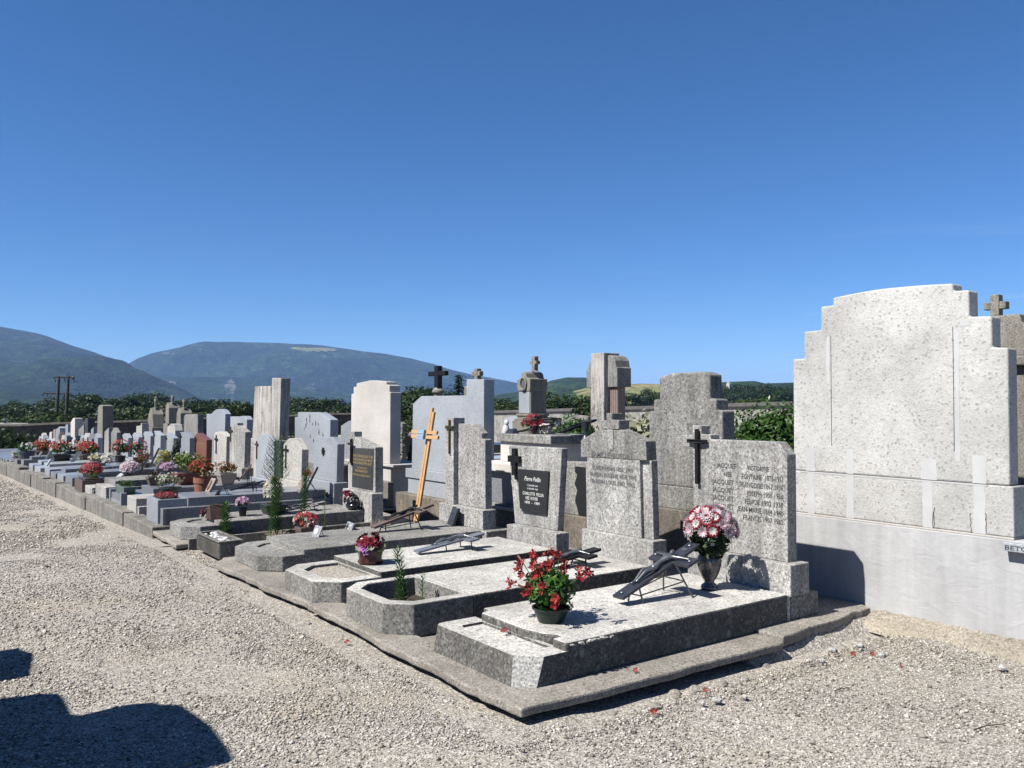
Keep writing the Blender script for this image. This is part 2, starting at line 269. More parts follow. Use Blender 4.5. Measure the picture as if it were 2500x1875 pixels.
# ---------------------------------------------------------------- helpers
def loc_of(p):
    v = Vector((0, 0, 0))
    while p is not None: v = v + p.location; p = p.parent
    return v
def link(name, me, parent=None, mats=()):
    o = bpy.data.objects.new(name, me); COL.objects.link(o); o.parent = parent
    for m in (mats if isinstance(mats, (list, tuple)) else [mats]): me.materials.append(m)
    return o
def tag(o, label=None, cat=None, group=None, kind=None):
    for k, v in (('label', label), ('category', cat), ('group', group), ('kind', kind)):
        if v: o[k] = v
    return o
def thing(name, label, cat, loc, group=None):
    o = bpy.data.objects.new(name, None); COL.objects.link(o); o.location = loc; o.empty_display_size = .1
    return tag(o, label, cat, group)
class MB:
    """collects shapes in world metres; build() links them as ONE mesh, stored relative to the parent"""
    def __init__(s): s.v = []; s.f = []; s.m = []
    def add(s, vs, fs, mi=0):
        k = len(s.v); s.v += [tuple(v) for v in vs]; s.f += [tuple(i + k for i in f) for f in fs]; s.m += [mi] * len(fs); return s
    def box(s, x0, x1, y0, y1, z0, z1, mi=0):
        v = [(x, y, z) for z in (z0, z1) for y in (y0, y1) for x in (x0, x1)]
        return s.add(v, [(0, 2, 3, 1), (4, 5, 7, 6), (0, 1, 5, 4), (2, 6, 7, 3), (0, 4, 6, 2), (1, 3, 7, 5)], mi)
    def pts(s, a, b, mi=0):           # two matching loops -> closed prism
        n = len(a); return s.add(list(a) + list(b), [tuple(range(n))[::-1], tuple(range(n, 2 * n))] + [(i, (i + 1) % n, n + (i + 1) % n, n + i) for i in range(n)], mi)
    def yz(s, ol, x0, x1, mi=0):      # outline in (Y,Z), thickness along X
        return s.pts([(x0, y, z) for y, z in ol], [(x1, y, z) for y, z in ol], mi)
    def xy(s, ol, z0, z1, mi=0): return s.pts([(x, y, z0) for x, y in ol], [(x, y, z1) for x, y in ol], mi)
    def tube(s, p0, p1, r0, r1=None, n=7, mi=0):
        p0, p1 = Vector(p0), Vector(p1); r1 = r0 if r1 is None else r1
        d = (p1 - p0).normalized(); a = d.orthogonal().normalized(); b = d.cross(a)
        c = [(a * math.cos(t) + b * math.sin(t)) for t in [2 * math.pi * i / n for i in range(n)]]
        return s.pts([p0 + q * r0 for q in c], [p1 + q * r1 for q in c], mi)
    def path(s, ps, r0, r1=None, n=6, mi=0):
        r1 = r0 if r1 is None else r1; k = len(ps) - 1
        for i in range(k): s.tube(ps[i], ps[i + 1], r0 + (r1 - r0) * i / k, r0 + (r1 - r0) * (i + 1) / k, n, mi)
        return s
    def lathe(s, prof, c, n=24, mi=0, sx=1, sy=1):
        cx, cy, cz = c; k = len(prof); v = []
        for r, z in prof:
            for i in range(n):
                t = 2 * math.pi * i / n; v.append((cx + r * math.cos(t) * sx, cy + r * math.sin(t) * sy, cz + z))
        f = [(j * n + i, j * n + (i + 1) % n, (j + 1) * n + (i + 1) % n, (j + 1) * n + i) for j in range(k - 1) for i in range(n)]
        f += [tuple(range(n))[::-1], tuple(range((k - 1) * n, k * n))]
        return s.add(v, f, mi)
    def ball(s, c, rx, ry, rz, n=8, mi=0):
        pr = [(math.cos(t), math.sin(t)) for t in [-math.pi / 2 + math.pi * (i + .001) / (n * 1.0) for i in range(n + 1)]]
        k = len(s.v); s.lathe([(max(r, 1e-3), z * rz / rx) for r, z in pr], (0, 0, 0), n + 2, mi)
        for i in range(k, len(s.v)): x, y, z = s.v[i]; s.v[i] = (c[0] + x * rx, c[1] + y * ry, c[2] + z * rx)
        return s
    def rot(s, k, piv, axis, ang):
        m = Matrix.Rotation(ang, 3, axis); piv = Vector(piv)
        for i in range(k, len(s.v)): s.v[i] = tuple(m @ (Vector(s.v[i]) - piv) + piv)
        return s
    def build(s, name, mats, parent=None, bevel=0, smooth=False, seg=2, label=None):
        o0 = loc_of(parent); me = bpy.data.meshes.new(name)
        me.from_pydata([tuple(Vector(v) - o0) for v in s.v], [], s.f)
        bm = bmesh.new(); bm.from_mesh(me); bmesh.ops.recalc_face_normals(bm, faces=bm.faces[:]); bm.to_mesh(me); bm.free()
        me.polygons.foreach_set('material_index', s.m)
        if smooth: me.polygons.foreach_set('use_smooth', [True] * len(me.polygons))
        o = link(name, me, parent, mats)
        if bevel:
            b = o.modifiers.new('bevel', 'BEVEL'); b.width = bevel; b.segments = seg; b.limit_method = 'ANGLE'; b.angle_limit = R(35)
        if label: o['label'] = label
        return o
def npmesh(name, V, F, mats, parent=None, smooth=False, world=True):
    V = np.asarray(V, np.float32)
    if parent is not None and world: V = V - np.array(loc_of(parent), np.float32)
    F = np.asarray(F, np.int32); k = F.shape[1]; me = bpy.data.meshes.new(name)
    me.vertices.add(len(V)); me.vertices.foreach_set('co', V.ravel())
    me.loops.add(F.size); me.loops.foreach_set('vertex_index', F.ravel())
    me.polygons.add(len(F)); me.polygons.foreach_set('loop_start', np.arange(0, F.size, k, dtype=np.int32))
    if smooth: me.polygons.foreach_set('use_smooth', np.ones(len(F), bool))
    me.update(calc_edges=True); me.validate()
    return link(name, me, parent, mats)
def unit(a): return a / np.maximum(np.linalg.norm(a, axis=1, keepdims=True), 1e-9)
def leaves(C, N, L, W, seed=0, jitter=.6, axis=None):
    """diamond leaves at centres C facing roughly N, length L, width W"""
    g = np.random.default_rng(seed); C = np.asarray(C, float); n = len(C)
    N = unit(np.asarray(N, float) + g.normal(0, jitter, (n, 3)))
    A = g.normal(0, 1, (n, 3)) if axis is None else np.asarray(axis, float) + g.normal(0, .35, (n, 3))
    A = unit(A - N * (A * N).sum(1, keepdims=True)); B = np.cross(N, A)
    L = (np.ones(n) * L * g.uniform(.7, 1.25, n))[:, None]; W = (np.ones(n) * W * g.uniform(.7, 1.25, n))[:, None]
    V = np.stack([C - A * L / 2, C + B * W / 2 + N * W * .12, C + A * L / 2, C - B * W / 2 + N * W * .12], 1).reshape(-1, 3)
    return V, np.arange(4 * n).reshape(n, 4)
def join(parts):
    V = []; F = []; k = 0
    for v, f in parts: V.append(v); F.append(f + k); k += len(v)
    return np.concatenate(V), np.concatenate(F)
def shell(n, c, r, seed, zmin=-1, inner=.55):
    g = np.random.default_rng(seed); d = unit(g.normal(0, 1, (n * 3, 3))); d = d[d[:, 2] > zmin][:n]
    q = g.uniform(inner, 1, (len(d), 1)) ** .6
    return np.array(c) + d * q * np.array(r), d
def clumpy(n, c, r, k, seed, leaf=.5, zmin=-.5, inner=.6):
    """k sub-clumps over an ellipsoid, leaves on each clump"""
    g = np.random.default_rng(seed); cc, dd = shell(k, c, np.array(r) * .72, seed + 1, zmin, .5); C = []; N = []
    for i in range(len(cc)):
        p, d = shell(max(n // len(cc), 6), cc[i], np.array(r) * leaf * g.uniform(.7, 1.25), seed + 7 * i + 3, -1, inner); C.append(p); N.append(d + dd[i] * .5)
    return np.concatenate(C), np.concatenate(N)
def star(C, N, size, petals=5, seed=0, width=.42, cup=.35):
    """open flowers: petals round each centre C facing N"""
    g = np.random.default_rng(seed); V = []; C = np.asarray(C, float); N = unit(np.asarray(N, float)); n = len(C)
    A = unit(np.cross(N, g.normal(0, 1, (n, 3)))); B = np.cross(N, A); S = size * g.uniform(.8, 1.2, n)[:, None]
    for k in range(petals):
        t = 2 * math.pi * k / petals; D = A * math.cos(t) + B * math.sin(t); E = np.cross(N, D)
        V.append(np.stack([C, C + D * S * .6 + E * S * width * .5 + N * S * cup * .7, C + D * S + N * S * cup, C + D * S * .6 - E * S * width * .5 + N * S * cup * .7], 1))
    V = np.stack(V, 1).reshape(-1, 3); return V, np.arange(len(V)).reshape(-1, 4)
def text(s, x, yl, yr, z, h, mat, parent, name='inscription', shear=0, drop=0.0, label=None):
    """flat lettering on a face that looks towards -X; yl > yr are its left and right ends"""
    cu = bpy.data.curves.new('text', 'FONT'); cu.body = s; cu.size = 1; cu.shear = shear; cu.resolution_u = 2; cu.offset = .012
    to = bpy.data.objects.new('text', cu); COL.objects.link(to)
    dg = bpy.context.evaluated_depsgraph_get(); dg.update()
    me = bpy.data.meshes.new_from_object(to.evaluated_get(dg)); bpy.data.objects.remove(to); bpy.data.curves.remove(cu)
    co = np.zeros(len(me.vertices) * 3, np.float32); me.vertices.foreach_get('co', co); co = co.reshape(-1, 3)
    x0, x1 = co[:, 0].min(), co[:, 0].max(); o0 = loc_of(parent)
    u = (co[:, 0] - x0) / (x1 - x0); q = np.empty_like(co)
    q[:, 0] = x - o0.x; q[:, 1] = yl + (yr - yl) * u - o0.y; q[:, 2] = z + co[:, 1] / .7 * h - drop * u - o0.z
    me.vertices.foreach_set('co', q.ravel()); me.update(); me.name = name
    o = link(name, me, parent, mat)
    if label: o['label'] = label
    return o
def lines(rows, x, mat, parent, name='inscription', label=None):
    """several text lines joined as ONE part"""
    obs = [text(*r[:1], x, *r[1:5], mat, parent, name, **(r[5] if len(r) > 5 else {})) for r in rows]
    bm = bmesh.new()
    for o in obs: bm.from_mesh(o.data)
    me = bpy.data.meshes.new(name); bm.to_mesh(me); bm.free()
    for o in obs: bpy.data.objects.remove(o)
    o = link(name, me, parent, mat)
    if label: o['label'] = label
    return o
def lerp(t, x):
    if x <= t[0][0]: return t[0][1]
    for (a, b), (c, d) in zip(t, t[1:]):
        if x <= c: return b + (d - b) * (x - a) / (c - a)
    return t[-1][1]
def copytree(o, parent=None):
    c = o.copy(); COL.objects.link(c); c.parent = parent
    for ch in list(o.children): copytree(ch, c)
    return c

# ---------------------------------------------------------------- ground
def gz(x, y):
    d = max(0.0, y - 9.5)
    return -.025 * min(d, 55) - .022 * min(max(0, d - 55), 150) - .004 * max(0, d - 205)
BED = [(10.8, .07), (15, .06), (17, .03), (19.2, .01), (21, -.02), (24, -.08), (28, -.16), (34, -.3), (41, -.42), (60, -.85)]
def struct(o, name=None): o['kind'] = 'structure'; return o
def sheet(name, xs, ys, fz, mat, rough=0):
    V = [(x, y, fz(x, y)) for y in ys for x in xs]; nx = len(xs)
    F = [(j * nx + i, j * nx + i + 1, (j + 1) * nx + i + 1, (j + 1) * nx + i) for j in range(len(ys) - 1) for i in range(nx - 1)]
    return struct(npmesh(name, V, F, mat, smooth=True))
def dunes(x, y):
    return .010 * math.sin(x * 2.1 + .7 * math.sin(y * 1.3)) * math.sin(y * 1.7 + 1.1 * math.sin(x * .9)) + .006 * math.sin(x * 5.3 + 2) * math.sin(y * 4.1)
def gfine(x, y):
    z = gz(x, y) + dunes(x, y)
    if x > 2.3 and y > 3.2: z = gz(x, y) - .012           # under the footing
    if 2.75 < x < 6.2 and 2.7 < y < 3.5: z -= .035 * math.exp(-((y - 3.32) / .16) ** 2)   # washed-out edge of the footing
    return z
meadow = plain('meadow', (.09, .11, .035), .95, vs=.15, var=.35)
nearx = [-6 + .25 * i for i in range(53)]; neary = [-4 + .25 * i for i in range(57)]
sheet('ground', nearx, neary, gfine, M['gravel'])
sheet('ground', [-60, -40, -20, -10, -6, 0, 2.5, 5, 7.0], [10, 11, 14, 18, 25, 35, 50, 65], lambda x, y: gz(x, y) - .004 * (y > 10), M['gravel'])
sheet('ground', [-60, -30, -15, -6], [-30, -10, -4, 10], lambda x, y: 0, M['gravel'])
sheet('ground', [-6, 0, 7, 15, 30], [-30, -10, -4], lambda x, y: 0, M['gravel'])
sheet('ground', [7.0, 10, 15, 20, 30.2], [-4, 0, 5, 9.5, 10.79], lambda x, y: -.02, M['gravel'])
sheet('gravel_bed', [2.6, 3.5, 5, 7, 10, 15, 20, 25, 30.2], [10.8, 12, 14, 17, 19, 22, 26, 31, 37, 43, 52, 61], lambda x, y: lerp(BED, y), M['gravel'])
sheet('terrain', [-9000, -3000, -1000, -300, -61], [-800, -30, 0, 65, 150, 215, 500, 1500, 4000, 9000], lambda x, y: gz(0, y) - .3, meadow)
sheet('terrain', [-61, -30, 0, 30.2], [64.5, 100, 150, 215, 500, 1500, 4000, 9000], lambda x, y: gz(0, y) - .02, meadow)
sheet('terrain', [30.2, 60, 120, 300, 1000, 3000, 9000], [-800, -30, 0, 9.5, 65, 150, 215, 500, 1500, 4000, 9000], lambda x, y: gz(0, y) - .5 - (.01 * min(x - 30, 200) if x > 30.2 else 0), meadow)

# loose pebbles: one mass of small stones over the path close by
def pebbles():
    g = np.random.default_rng(3)
    def area(n, x0, x1, y0, y1):
        return np.stack([g.uniform(x0, x1, n), g.uniform(y0, y1, n)], 1)
    P = np.concatenate([area(66000, -.6, 2.46, 2.2, 6.2), area(26000, -.2, 2.44, 6.2, 10.8), area(22000, .2, 2.44, 10.8, 18), area(9000, .8, 2.4, 18, 29), area(42000, 2.46, 6.2, .4, 3.33), area(9000, 1.2, 2.6, 1.2, 2.3),
                        area(1300, 2.5, 2.63, 8.4, 9.7), area(900, 2.7, 4.5, 8.5, 9.6)])
    bare = (np.sin(P[:, 0] * 1.9 + 1.3 * np.sin(P[:, 1] * .8)) * np.sin(P[:, 1] * 1.4 + P[:, 0] * .5) + .35 * np.sin(P[:, 0] * 6) * np.sin(P[:, 1] * 5.1)) > .55
    P = P[~(bare & (g.random(len(P)) < .72))]
    n = len(P); s = g.gamma(7, .0056 / 7, n).clip(.003, .015) * np.where(P[:, 1] > 6.2, 1.25, 1) * np.where(P[:, 1] > 10.8, 1.3, 1) * np.where(P[:, 1] > 18, 1.5, 1)
    big = g.random(n) < .004; s[big] *= 1.9
    z = np.array([gfine(x, y) for x, y in P]) + s * .25
    O = np.array([(1, 0, 0), (-1, 0, 0), (0, 1, 0), (0, -1, 0), (0, 0, 1), (0, 0, -1)], float)
    F = np.array([(0, 2, 4), (2, 1, 4), (1, 3, 4), (3, 0, 4), (2, 0, 5), (1, 2, 5), (3, 1, 5), (0, 3, 5)])
    A = g.uniform(0, 6.283, n); T = g.normal(0, .35, n)
    sc = np.stack([s * g.uniform(.9, 1.5, n), s * g.uniform(.7, 1.1, n), s * g.uniform(.5, .8, n)], 1)
    L = O[None] * sc[:, None] * g.uniform(.75, 1.2, (n, 6, 1))
    y = L[..., 1] * np.cos(T)[:, None] - L[..., 2] * np.sin(T)[:, None]; zz = L[..., 1] * np.sin(T)[:, None] + L[..., 2] * np.cos(T)[:, None]; x = L[..., 0]
    V = np.stack([x * np.cos(A)[:, None] - y * np.sin(A)[:, None] + P[:, 0:1], x * np.sin(A)[:, None] + y * np.cos(A)[:, None] + P[:, 1:2], zz + z[:, None]], 2).reshape(-1, 3)
    FF = (F[None] + (np.arange(n) * 6)[:, None, None]).reshape(-1, 3)
    o = npmesh('loose_gravel', V, FF, M['pebble'])
    tag(o, 'loose pale gravel scattered over the path', 'gravel', kind='stuff')
pebbles()

# ---------------------------------------------------------------- footing of the near graves and the kerb
def ragged(a, b, step, amp, seed):
    """points from a to b with a broken edge"""
    r = random.Random(seed); n = max(2, int((Vector(b) - Vector(a)).length / step)); d = (Vector(b) - Vector(a)).normalized(); q = Vector((-d.y, d.x)); o = 0; P = []
    for i in range(n):
        o = o * .75 + r.gauss(0, amp); P.append(tuple(Vector(a) + (Vector(b) - Vector(a)) * (i / n) + q * max(-.03, min(.03, o))))
    return P
def footing(ol, z, seed, th=.05):
    m = MB().xy(ol, z - th, z); o = m.build('pavement', M['apron'], bevel=.012); return struct(o)
footing(ragged((2.53, 3.37), (4.62, 3.31), .07, .005, 1) + ragged((4.60, 3.33), (4.62, 3.58), .07, .008, 2) + [(4.62, 3.60), (2.78, 3.60)] + [(2.78, 4.62), (2.78, 6.05)] + ragged((2.53, 6.09), (2.53, 3.40), .07, .007, 3), .08, 1)
footing([(2.785, 3.605), (4.60, 3.605), (4.60, 6.04), (2.785, 6.04)], .06, 5)
footing(ragged((4.625, 3.36), (5.86, 3.46), .06, .009, 4) + [(5.87, 3.6), (5.87, 6.0), (4.625, 6.0)], .10, 2, .07)
footing(ragged((2.56, 6.12), (5.86, 6.10), .1, .004, 6) + [(5.86, 8.4)] + ragged((2.62, 8.44), (2.5, 8.3), .06, .01, 8) + ragged((2.46, 8.2), (2.55, 6.15), .07, .008, 7), .075, 3)
footing(ragged((2.47, 9.58), (5.6, 9.62), .1, .004, 9) + [(5.6, 10.79)] + ragged((2.52, 10.79), (2.47, 9.62), .06, .008, 10), .06, 4)
# a fill of rubble under the washed-out footing
for i in range(26):
    x = rnd.uniform(2.9, 5.6); y = rnd.uniform(3.20, 3.34); s = rnd.uniform(.012, .038)
    if i < 14: x = rnd.uniform(2.9, 4.3)
    m = MB().ball((x, y, gfine(x, y) + s * .2), s * 1.3, s, s * .7, 5); k = 0
    m.rot(0, (x, y, 0), 'Z', rnd.uniform(0, 3))
    tag(m.build('stone', M['apron']), 'grey cobble lying under the broken edge of the footing', 'stone', 'cobbles under the footing')
m = MB()
m.yz([(3.30, -.05), (3.40, .02), (3.44, .05), (3.44, -.1)], 4.3, 5.88)
struct(m.build('terrain', M['gravel']))
# crumbly bank of sandy earth where the white monument meets the ground
nxb, nyb = 16, 60; V = []
for j in range(nyb):
    y = 3.46 - 2.3 * j / (nyb - 1)
    for i in range(nxb):
        u = i / (nxb - 1); e = 5.60 + .05 * math.sin(y * 5.1) + .03 * math.sin(y * 13.7); x = e + (5.90 - e) * u
        V.append((x, y, -.02 + (.03 + .075 * u ** .8) * (1 if i else 0) + (rnd.uniform(-.009, .009) if i else 0)))
struct(npmesh('terrain', V, [(j * nxb + i, j * nxb + i + 1, (j + 1) * nxb + i + 1, (j + 1) * nxb + i) for j in range(nyb - 1) for i in range(nxb - 1)], M['sandbank'], smooth=False))
for i, (a, b, z) in enumerate([(10.8, 12.4, .102), (12.41, 14.18, .118), (14.2, 15.23, .115), (15.25, 16.22, .06), (16.24, 17.25, .05), (17.27, 18.4, .045), (18.42, 19.28, .065), (19.3, 20.2, 0.0), (20.22, 21.12, .03), (21.14, 22.05, .035),
              (22.2, 23.35, -.03), (23.4, 24.32, -.066), (24.4, 25.6, -.005), (25.65, 27.5, -.055), (27.6, 29, -.13), (29.05, 31.5, -.2), (31.6, 35, -.3), (35.1, 42, -.42)]):
    f = 2.5 + rnd.uniform(-.012, .012)
    m = MB().box(f, 2.72, a + .004, b - .004, gz(0, (a + b) / 2) - .25, z); struct(m.build('kerb', M['kerbconc'], bevel=.012))
# ---------------------------------------------------------------- graves of the front row
def tray(m, x0, x1, ya, yb, z0, zt, zf, c=.15, w=.10, lean=.0, mi=0, mf=None, ci=None):
    """low grave front with cut corners and a recess: outer wall, rim, inner wall, floor"""
    e = c if c else .004; i = max(e * .75, .02)
    out = [(x1, ya), (x0 + e, ya), (x0, ya + e), (x0, yb - e), (x0 + e, yb), (x1, yb)]
    inn = [(x1 - .03, ya + w), (x0 + w + i, ya + w), (x0 + w, ya + w + i), (x0 + w, yb - w - i), (x0 + w + i, yb - w), (x1 - .03, yb - w)]
    top = [(x + (lean if x < x1 - .1 else 0), y) for x, y in out]
    v = [(x, y, z0) for x, y in out] + [(x, y, zt) for x, y in top] + [(x, y, zt) for x, y in inn] + [(x, y, zf) for x, y in inn]
    f = []; n = 6
    for k in range(n):
        j = (k + 1) % n; f += [(k, j, n + j, n + k), (n + k, n + j, 2 * n + j, 2 * n + k), (2 * n + k, 2 * n + j, 3 * n + j, 3 * n + k)]
    m.add(v, f, mi); b = len(m.v); m.add([], [], 0)
    m.f.append(tuple(b - n + k for k in range(n))); m.m.append(mi if mf is None else mf)
    m.f.append(tuple(b - 4 * n + k for k in range(n))[::-1]); m.m.append(mi)
    return m
def flatcross(m, x0, x1, yc, z0, z1, za, wv, ha, half, mi=0):
    """upright cross on a face: stem z0..z1, arm centre za"""
    m.box(x0, x1, yc - wv, yc + wv, z0, z1, mi); m.box(x0 - .003, x1, yc - half, yc - wv + .001, za - ha, za + ha, mi); m.box(x0 - .003, x1, yc + wv - .001, yc + half, za - ha, za + ha, mi); return m
FRONT = 'graves of the front row along the kerb'

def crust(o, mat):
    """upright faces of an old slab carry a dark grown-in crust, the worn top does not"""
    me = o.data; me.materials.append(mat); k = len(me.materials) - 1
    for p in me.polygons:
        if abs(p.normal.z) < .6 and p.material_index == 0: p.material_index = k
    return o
# 1: the nearest grave, chipped slab
g1 = thing('grave', 'nearest grave, pale slab with a broken corner and a seven-line inscription on its stone', 'grave', (3.8, 4.05, .08), FRONT)
m = tray(MB(), 2.675, 3.0, 3.57, 4.50, .078, .238, .222, .03, .13, .03)
me = m.build('slab_front', [M['slabtop'], M['fresh']], g1)
bm = bmesh.new(); bm.from_mesh(me.data); o0 = loc_of(g1)
def chip(bm, p, nrm):
    r = bmesh.ops.bisect_plane(bm, geom=bm.verts[:] + bm.edges[:] + bm.faces[:], plane_co=Vector(p) - o0, plane_no=nrm, clear_outer=True)
    ed = [e for e in bm.edges if e.is_boundary]
    fs = bmesh.ops.holes_fill(bm, edges=ed, sides=0)['faces']
    for f in fs: f.material_index = 1
    return fs
chip(bm, (2.70, 3.69, .24), Vector((-.62, -.66, .20)).normalized())
fs = chip(bm, (2.76, 3.58, .17), Vector((-.25, -.93, .12)).normalized())
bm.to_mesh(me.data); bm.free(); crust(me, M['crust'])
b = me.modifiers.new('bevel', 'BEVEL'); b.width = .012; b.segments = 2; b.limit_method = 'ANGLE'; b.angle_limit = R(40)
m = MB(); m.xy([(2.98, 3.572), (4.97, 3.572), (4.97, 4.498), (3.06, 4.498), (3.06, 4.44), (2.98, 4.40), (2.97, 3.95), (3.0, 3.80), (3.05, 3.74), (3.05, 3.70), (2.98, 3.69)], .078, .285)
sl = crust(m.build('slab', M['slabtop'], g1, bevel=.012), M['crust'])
m = MB(); g = np.random.default_rng(5)          # broken edge beside the corner
for i in range(110):
    x = g.uniform(3.02, 3.36); s = g.uniform(.008, .018); u = g.uniform(0, 1); m.ball((x, 3.574 + .036 * u, .258 + .020 * u), s, s * .7, s * .35, 4); m.rot(len(m.v) - 30, (x, 3.58, .26), 'Z', g.uniform(0, 3))
m.build('broken_edge', M['fresh'], g1)
MB().box(5.008, 5.33, 3.575, 4.50, .10, .262).build('footing_block', M['slabdark'], g1, bevel=.01)
MB().box(4.975, 5.005, 3.58, 4.49, .08, .272).build('joint', M['slabtop'], g1)
MB().box(4.99, 5.205, 3.563, 4.50, .2625, .481).build('headstone_base', M['terrazzo'], g1, bevel=.006)
hs = MB(); hs.yz([(4.505, .4815), (4.505, 1.255), (4.615, 1.255), (4.615, 1.35), (4.51, 1.35), (4.51, 1.427), (4.42, 1.427), (4.42, 1.36), (4.325, 1.36), (4.325, 1.322), (3.713, 1.325), (3.638, 1.24), (3.638, .4815)], 5.064, 5.17)
hs = hs.build('headstone', M['terrazzo'], g1, bevel=.006)
m = MB(); m.box(5.03, 5.052, 4.430, 4.458, .973, 1.401); m.box(5.033, 5.050, 4.345, 4.4295, 1.290, 1.320); m.box(5.033, 5.050, 4.4585, 4.543, 1.290, 1.320); m.box(5.052, 5.064, 4.44, 4.45, 1.0, 1.38)
ring = [(5.026, 4.445 + .085 * math.cos(t), 1.305 + .013 * math.sin(t)) for t in [i * math.pi / 8 for i in range(17)]]
m.path(ring, .004, n=5); m.build('cross', M['iron'], hs)
rows = []
for (l, r, s1, s2, dz) in [(4.272, 4.075, 'JACQUET', None, 0)]: pass
zs = [1.112, 1.048, .987, .926, .866, .806, .746]; h = .036
L = [('JACQUET', 4.272, 4.082), ('NEE', 4.20, 4.125), ('JACQUET', 4.312, 4.107), ('JACQUET', 4.312, 4.107), ('JACQUET', 4.312, 4.107), ('JACQUET', 4.312, 4.107), ('JACQUET', 4.312, 4.107)]
Rr = [('VICTORINE', 3.985, 3.79), ('FONTAINE  1876-1911', 4.03, 3.672), ('FRANCOISE 1867 1936', 4.05, 3.672), ('JOSEPH 1906 1936', 3.99, 3.672), ('FELICIE 1902 1938', 4.005, 3.672), ('JEAN MARIE 1864 1940', 4.075, 3.672), ('FRANCIS 1907 1962', 4.02, 3.672)]
for z, a, b_ in zip(zs, L, Rr): rows += [(a[0], a[1], a[2], z, h), (b_[0], b_[1], b_[2], z - .004, h)]
lines(rows, 5.0625, M['ink'], hs)

# 2: planter front, gabled stone with side shoulders
g2 = thing('grave', 'grave with an octagonal planter front and a gabled stone topped by a short cross', 'grave', (3.8, 5.28, .07), FRONT)
m = tray(MB(), 2.60, 3.22, 4.85, 5.70, .062, .283, .15, .15, .09, .0, 0, 1)
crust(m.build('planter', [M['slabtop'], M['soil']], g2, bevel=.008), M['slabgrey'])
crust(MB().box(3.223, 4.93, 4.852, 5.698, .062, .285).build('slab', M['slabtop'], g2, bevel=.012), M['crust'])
MB().box(4.94, 5.10, 4.823, 5.70, .11, .484).build('headstone_base', M['terrazzo'], g2, bevel=.006)
hb = MB().yz([(5.712, .4845), (5.726, 1.115), (4.908, 1.13), (4.885, .4845)], 5.012, 5.085).build('headstone', M['terrazzo'], g2, bevel=.005)
MB().yz([(5.655, .4848), (5.672, 1.119), (5.01, 1.127), (4.992, .4848)], 4.98, 5.0115).build('front_panel', M['terrazzo'], hb, bevel=.004)
MB().yz([(5.752, 1.112), (5.754, 1.268), (5.505, 1.372), (5.238, 1.376), (4.939, 1.288), (4.93, 1.132), (5.01, 1.1275), (5.675, 1.1195)], 4.978, 5.10).build('gable', M['mossy'], hb, bevel=.006)
MB().yz([(5.48, 1.377), (5.48, 1.452), (5.405, 1.454), (5.404, 1.517), (5.331, 1.517), (5.331, 1.458), (5.248, 1.458), (5.248, 1.379)], 4.97, 5.095).build('cross', M['mossy'], hb, bevel=.006)
MB().yz([(5.40, 1.376), (5.32, 1.376), (5.325, 1.2), (5.375, 1.2)], 4.972, 4.977).build('cross_stem', M['terrazzo'], hb)
lines([('FAMILLE  BURDIN', 5.605, 5.098, 1.133, .042, {'drop': .0}), ('BURDIN JEAN 1856_1939', 5.594, 5.082, 1.022, .036), ('BURDIN EUGENIE 1858_1945', 5.62, 5.05, .962, .036), ('BURDIN LOUIS 1882_1962', 5.602, 5.067, .902, .036)], 4.974, M['faint'], hb)
# gable front also carries the first line
# 3: tapering stone with a black plaque
g3 = thing('grave', 'grave with a tapering stone that carries a black plaque in white lettering', 'grave', (3.8, 6.4, .07), FRONT)
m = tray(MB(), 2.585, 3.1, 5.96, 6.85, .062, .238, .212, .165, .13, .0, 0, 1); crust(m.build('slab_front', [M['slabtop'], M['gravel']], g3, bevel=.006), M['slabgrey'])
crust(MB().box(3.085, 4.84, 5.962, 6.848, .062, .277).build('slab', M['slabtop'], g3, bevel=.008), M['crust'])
MB().box(4.845, 5.0, 5.942, 6.71, .09, .415).build('headstone_base', M['terrazzo'], g3, bevel=.006)
hs = MB().yz([(6.834, 1.178), (5.995, 1.185), (6.061, .4155), (6.727, .4155)], 4.958, 5.035).build('headstone', M['terrazzo'], g3, bevel=.007)
m = flatcross(MB(), 4.925, 4.957, 6.708, .89, 1.155, 1.05, .032, .032, .094); m.box(4.935, 4.957, 6.667, 6.7, .847, .89); m.build('cross', M['iron'], hs, bevel=.003)
pl = MB().yz([(6.661, .955), (6.168, .963), (6.203, .553), (6.588, .545), (6.594, .569), (6.618, .572)], 4.938, 4.957).build('plaque', M['plaque'], hs, bevel=.002)
lines([('Pierre Peillin', 6.545, 6.283, .852, .042, {'shear': .45}), ('17 JANVIER 1891', 6.498, 6.328, .802, .016, {'shear': .2}), ('13 FEVRIER 1968', 6.498, 6.329, .770, .016, {'shear': .2}), ('CHARLOTTE  PEILLIN', 6.569, 6.243, .715, .03), ('NEE  ROYER', 6.521, 6.329, .672, .03), ('1898  -  1989', 6.533, 6.3, .632, .026)], 4.9365, M['whitepaint'], pl)
# 4: stone with a proud side column
g4 = thing('grave', 'grave whose stone has a side column with a narrow cross, near the wooden cross', 'grave', (3.8, 7.87, .07), FRONT)
m = tray(MB(), 2.665, 3.05, 7.385, 8.37, .078, .215, .196, .17, .17); m.build('slab_front', M['slabdark'], g4, bevel=.006)
MB().box(3.035, 5.0, 7.387, 8.368, .078, .257).build('slab', M['slabdark'], g4, bevel=.008)
MB().box(5.01, 5.33, 7.30, 8.368, .10, .254).build('footing_block', M['slabdark'], g4, bevel=.008)
MB().box(5.036, 5.21, 7.407, 8.30, .2545, .462).build('headstone_base', M['terrazzo'], g4, bevel=.006)
hs = MB().yz([(8.018, 1.372), (7.706, 1.373), (7.546, 1.276), (7.546, 1.216), (7.482, 1.21), (7.475, .4625), (8.018, .4625)], 5.116, 5.205).build('headstone', M['terrazzo'], g4, bevel=.006)
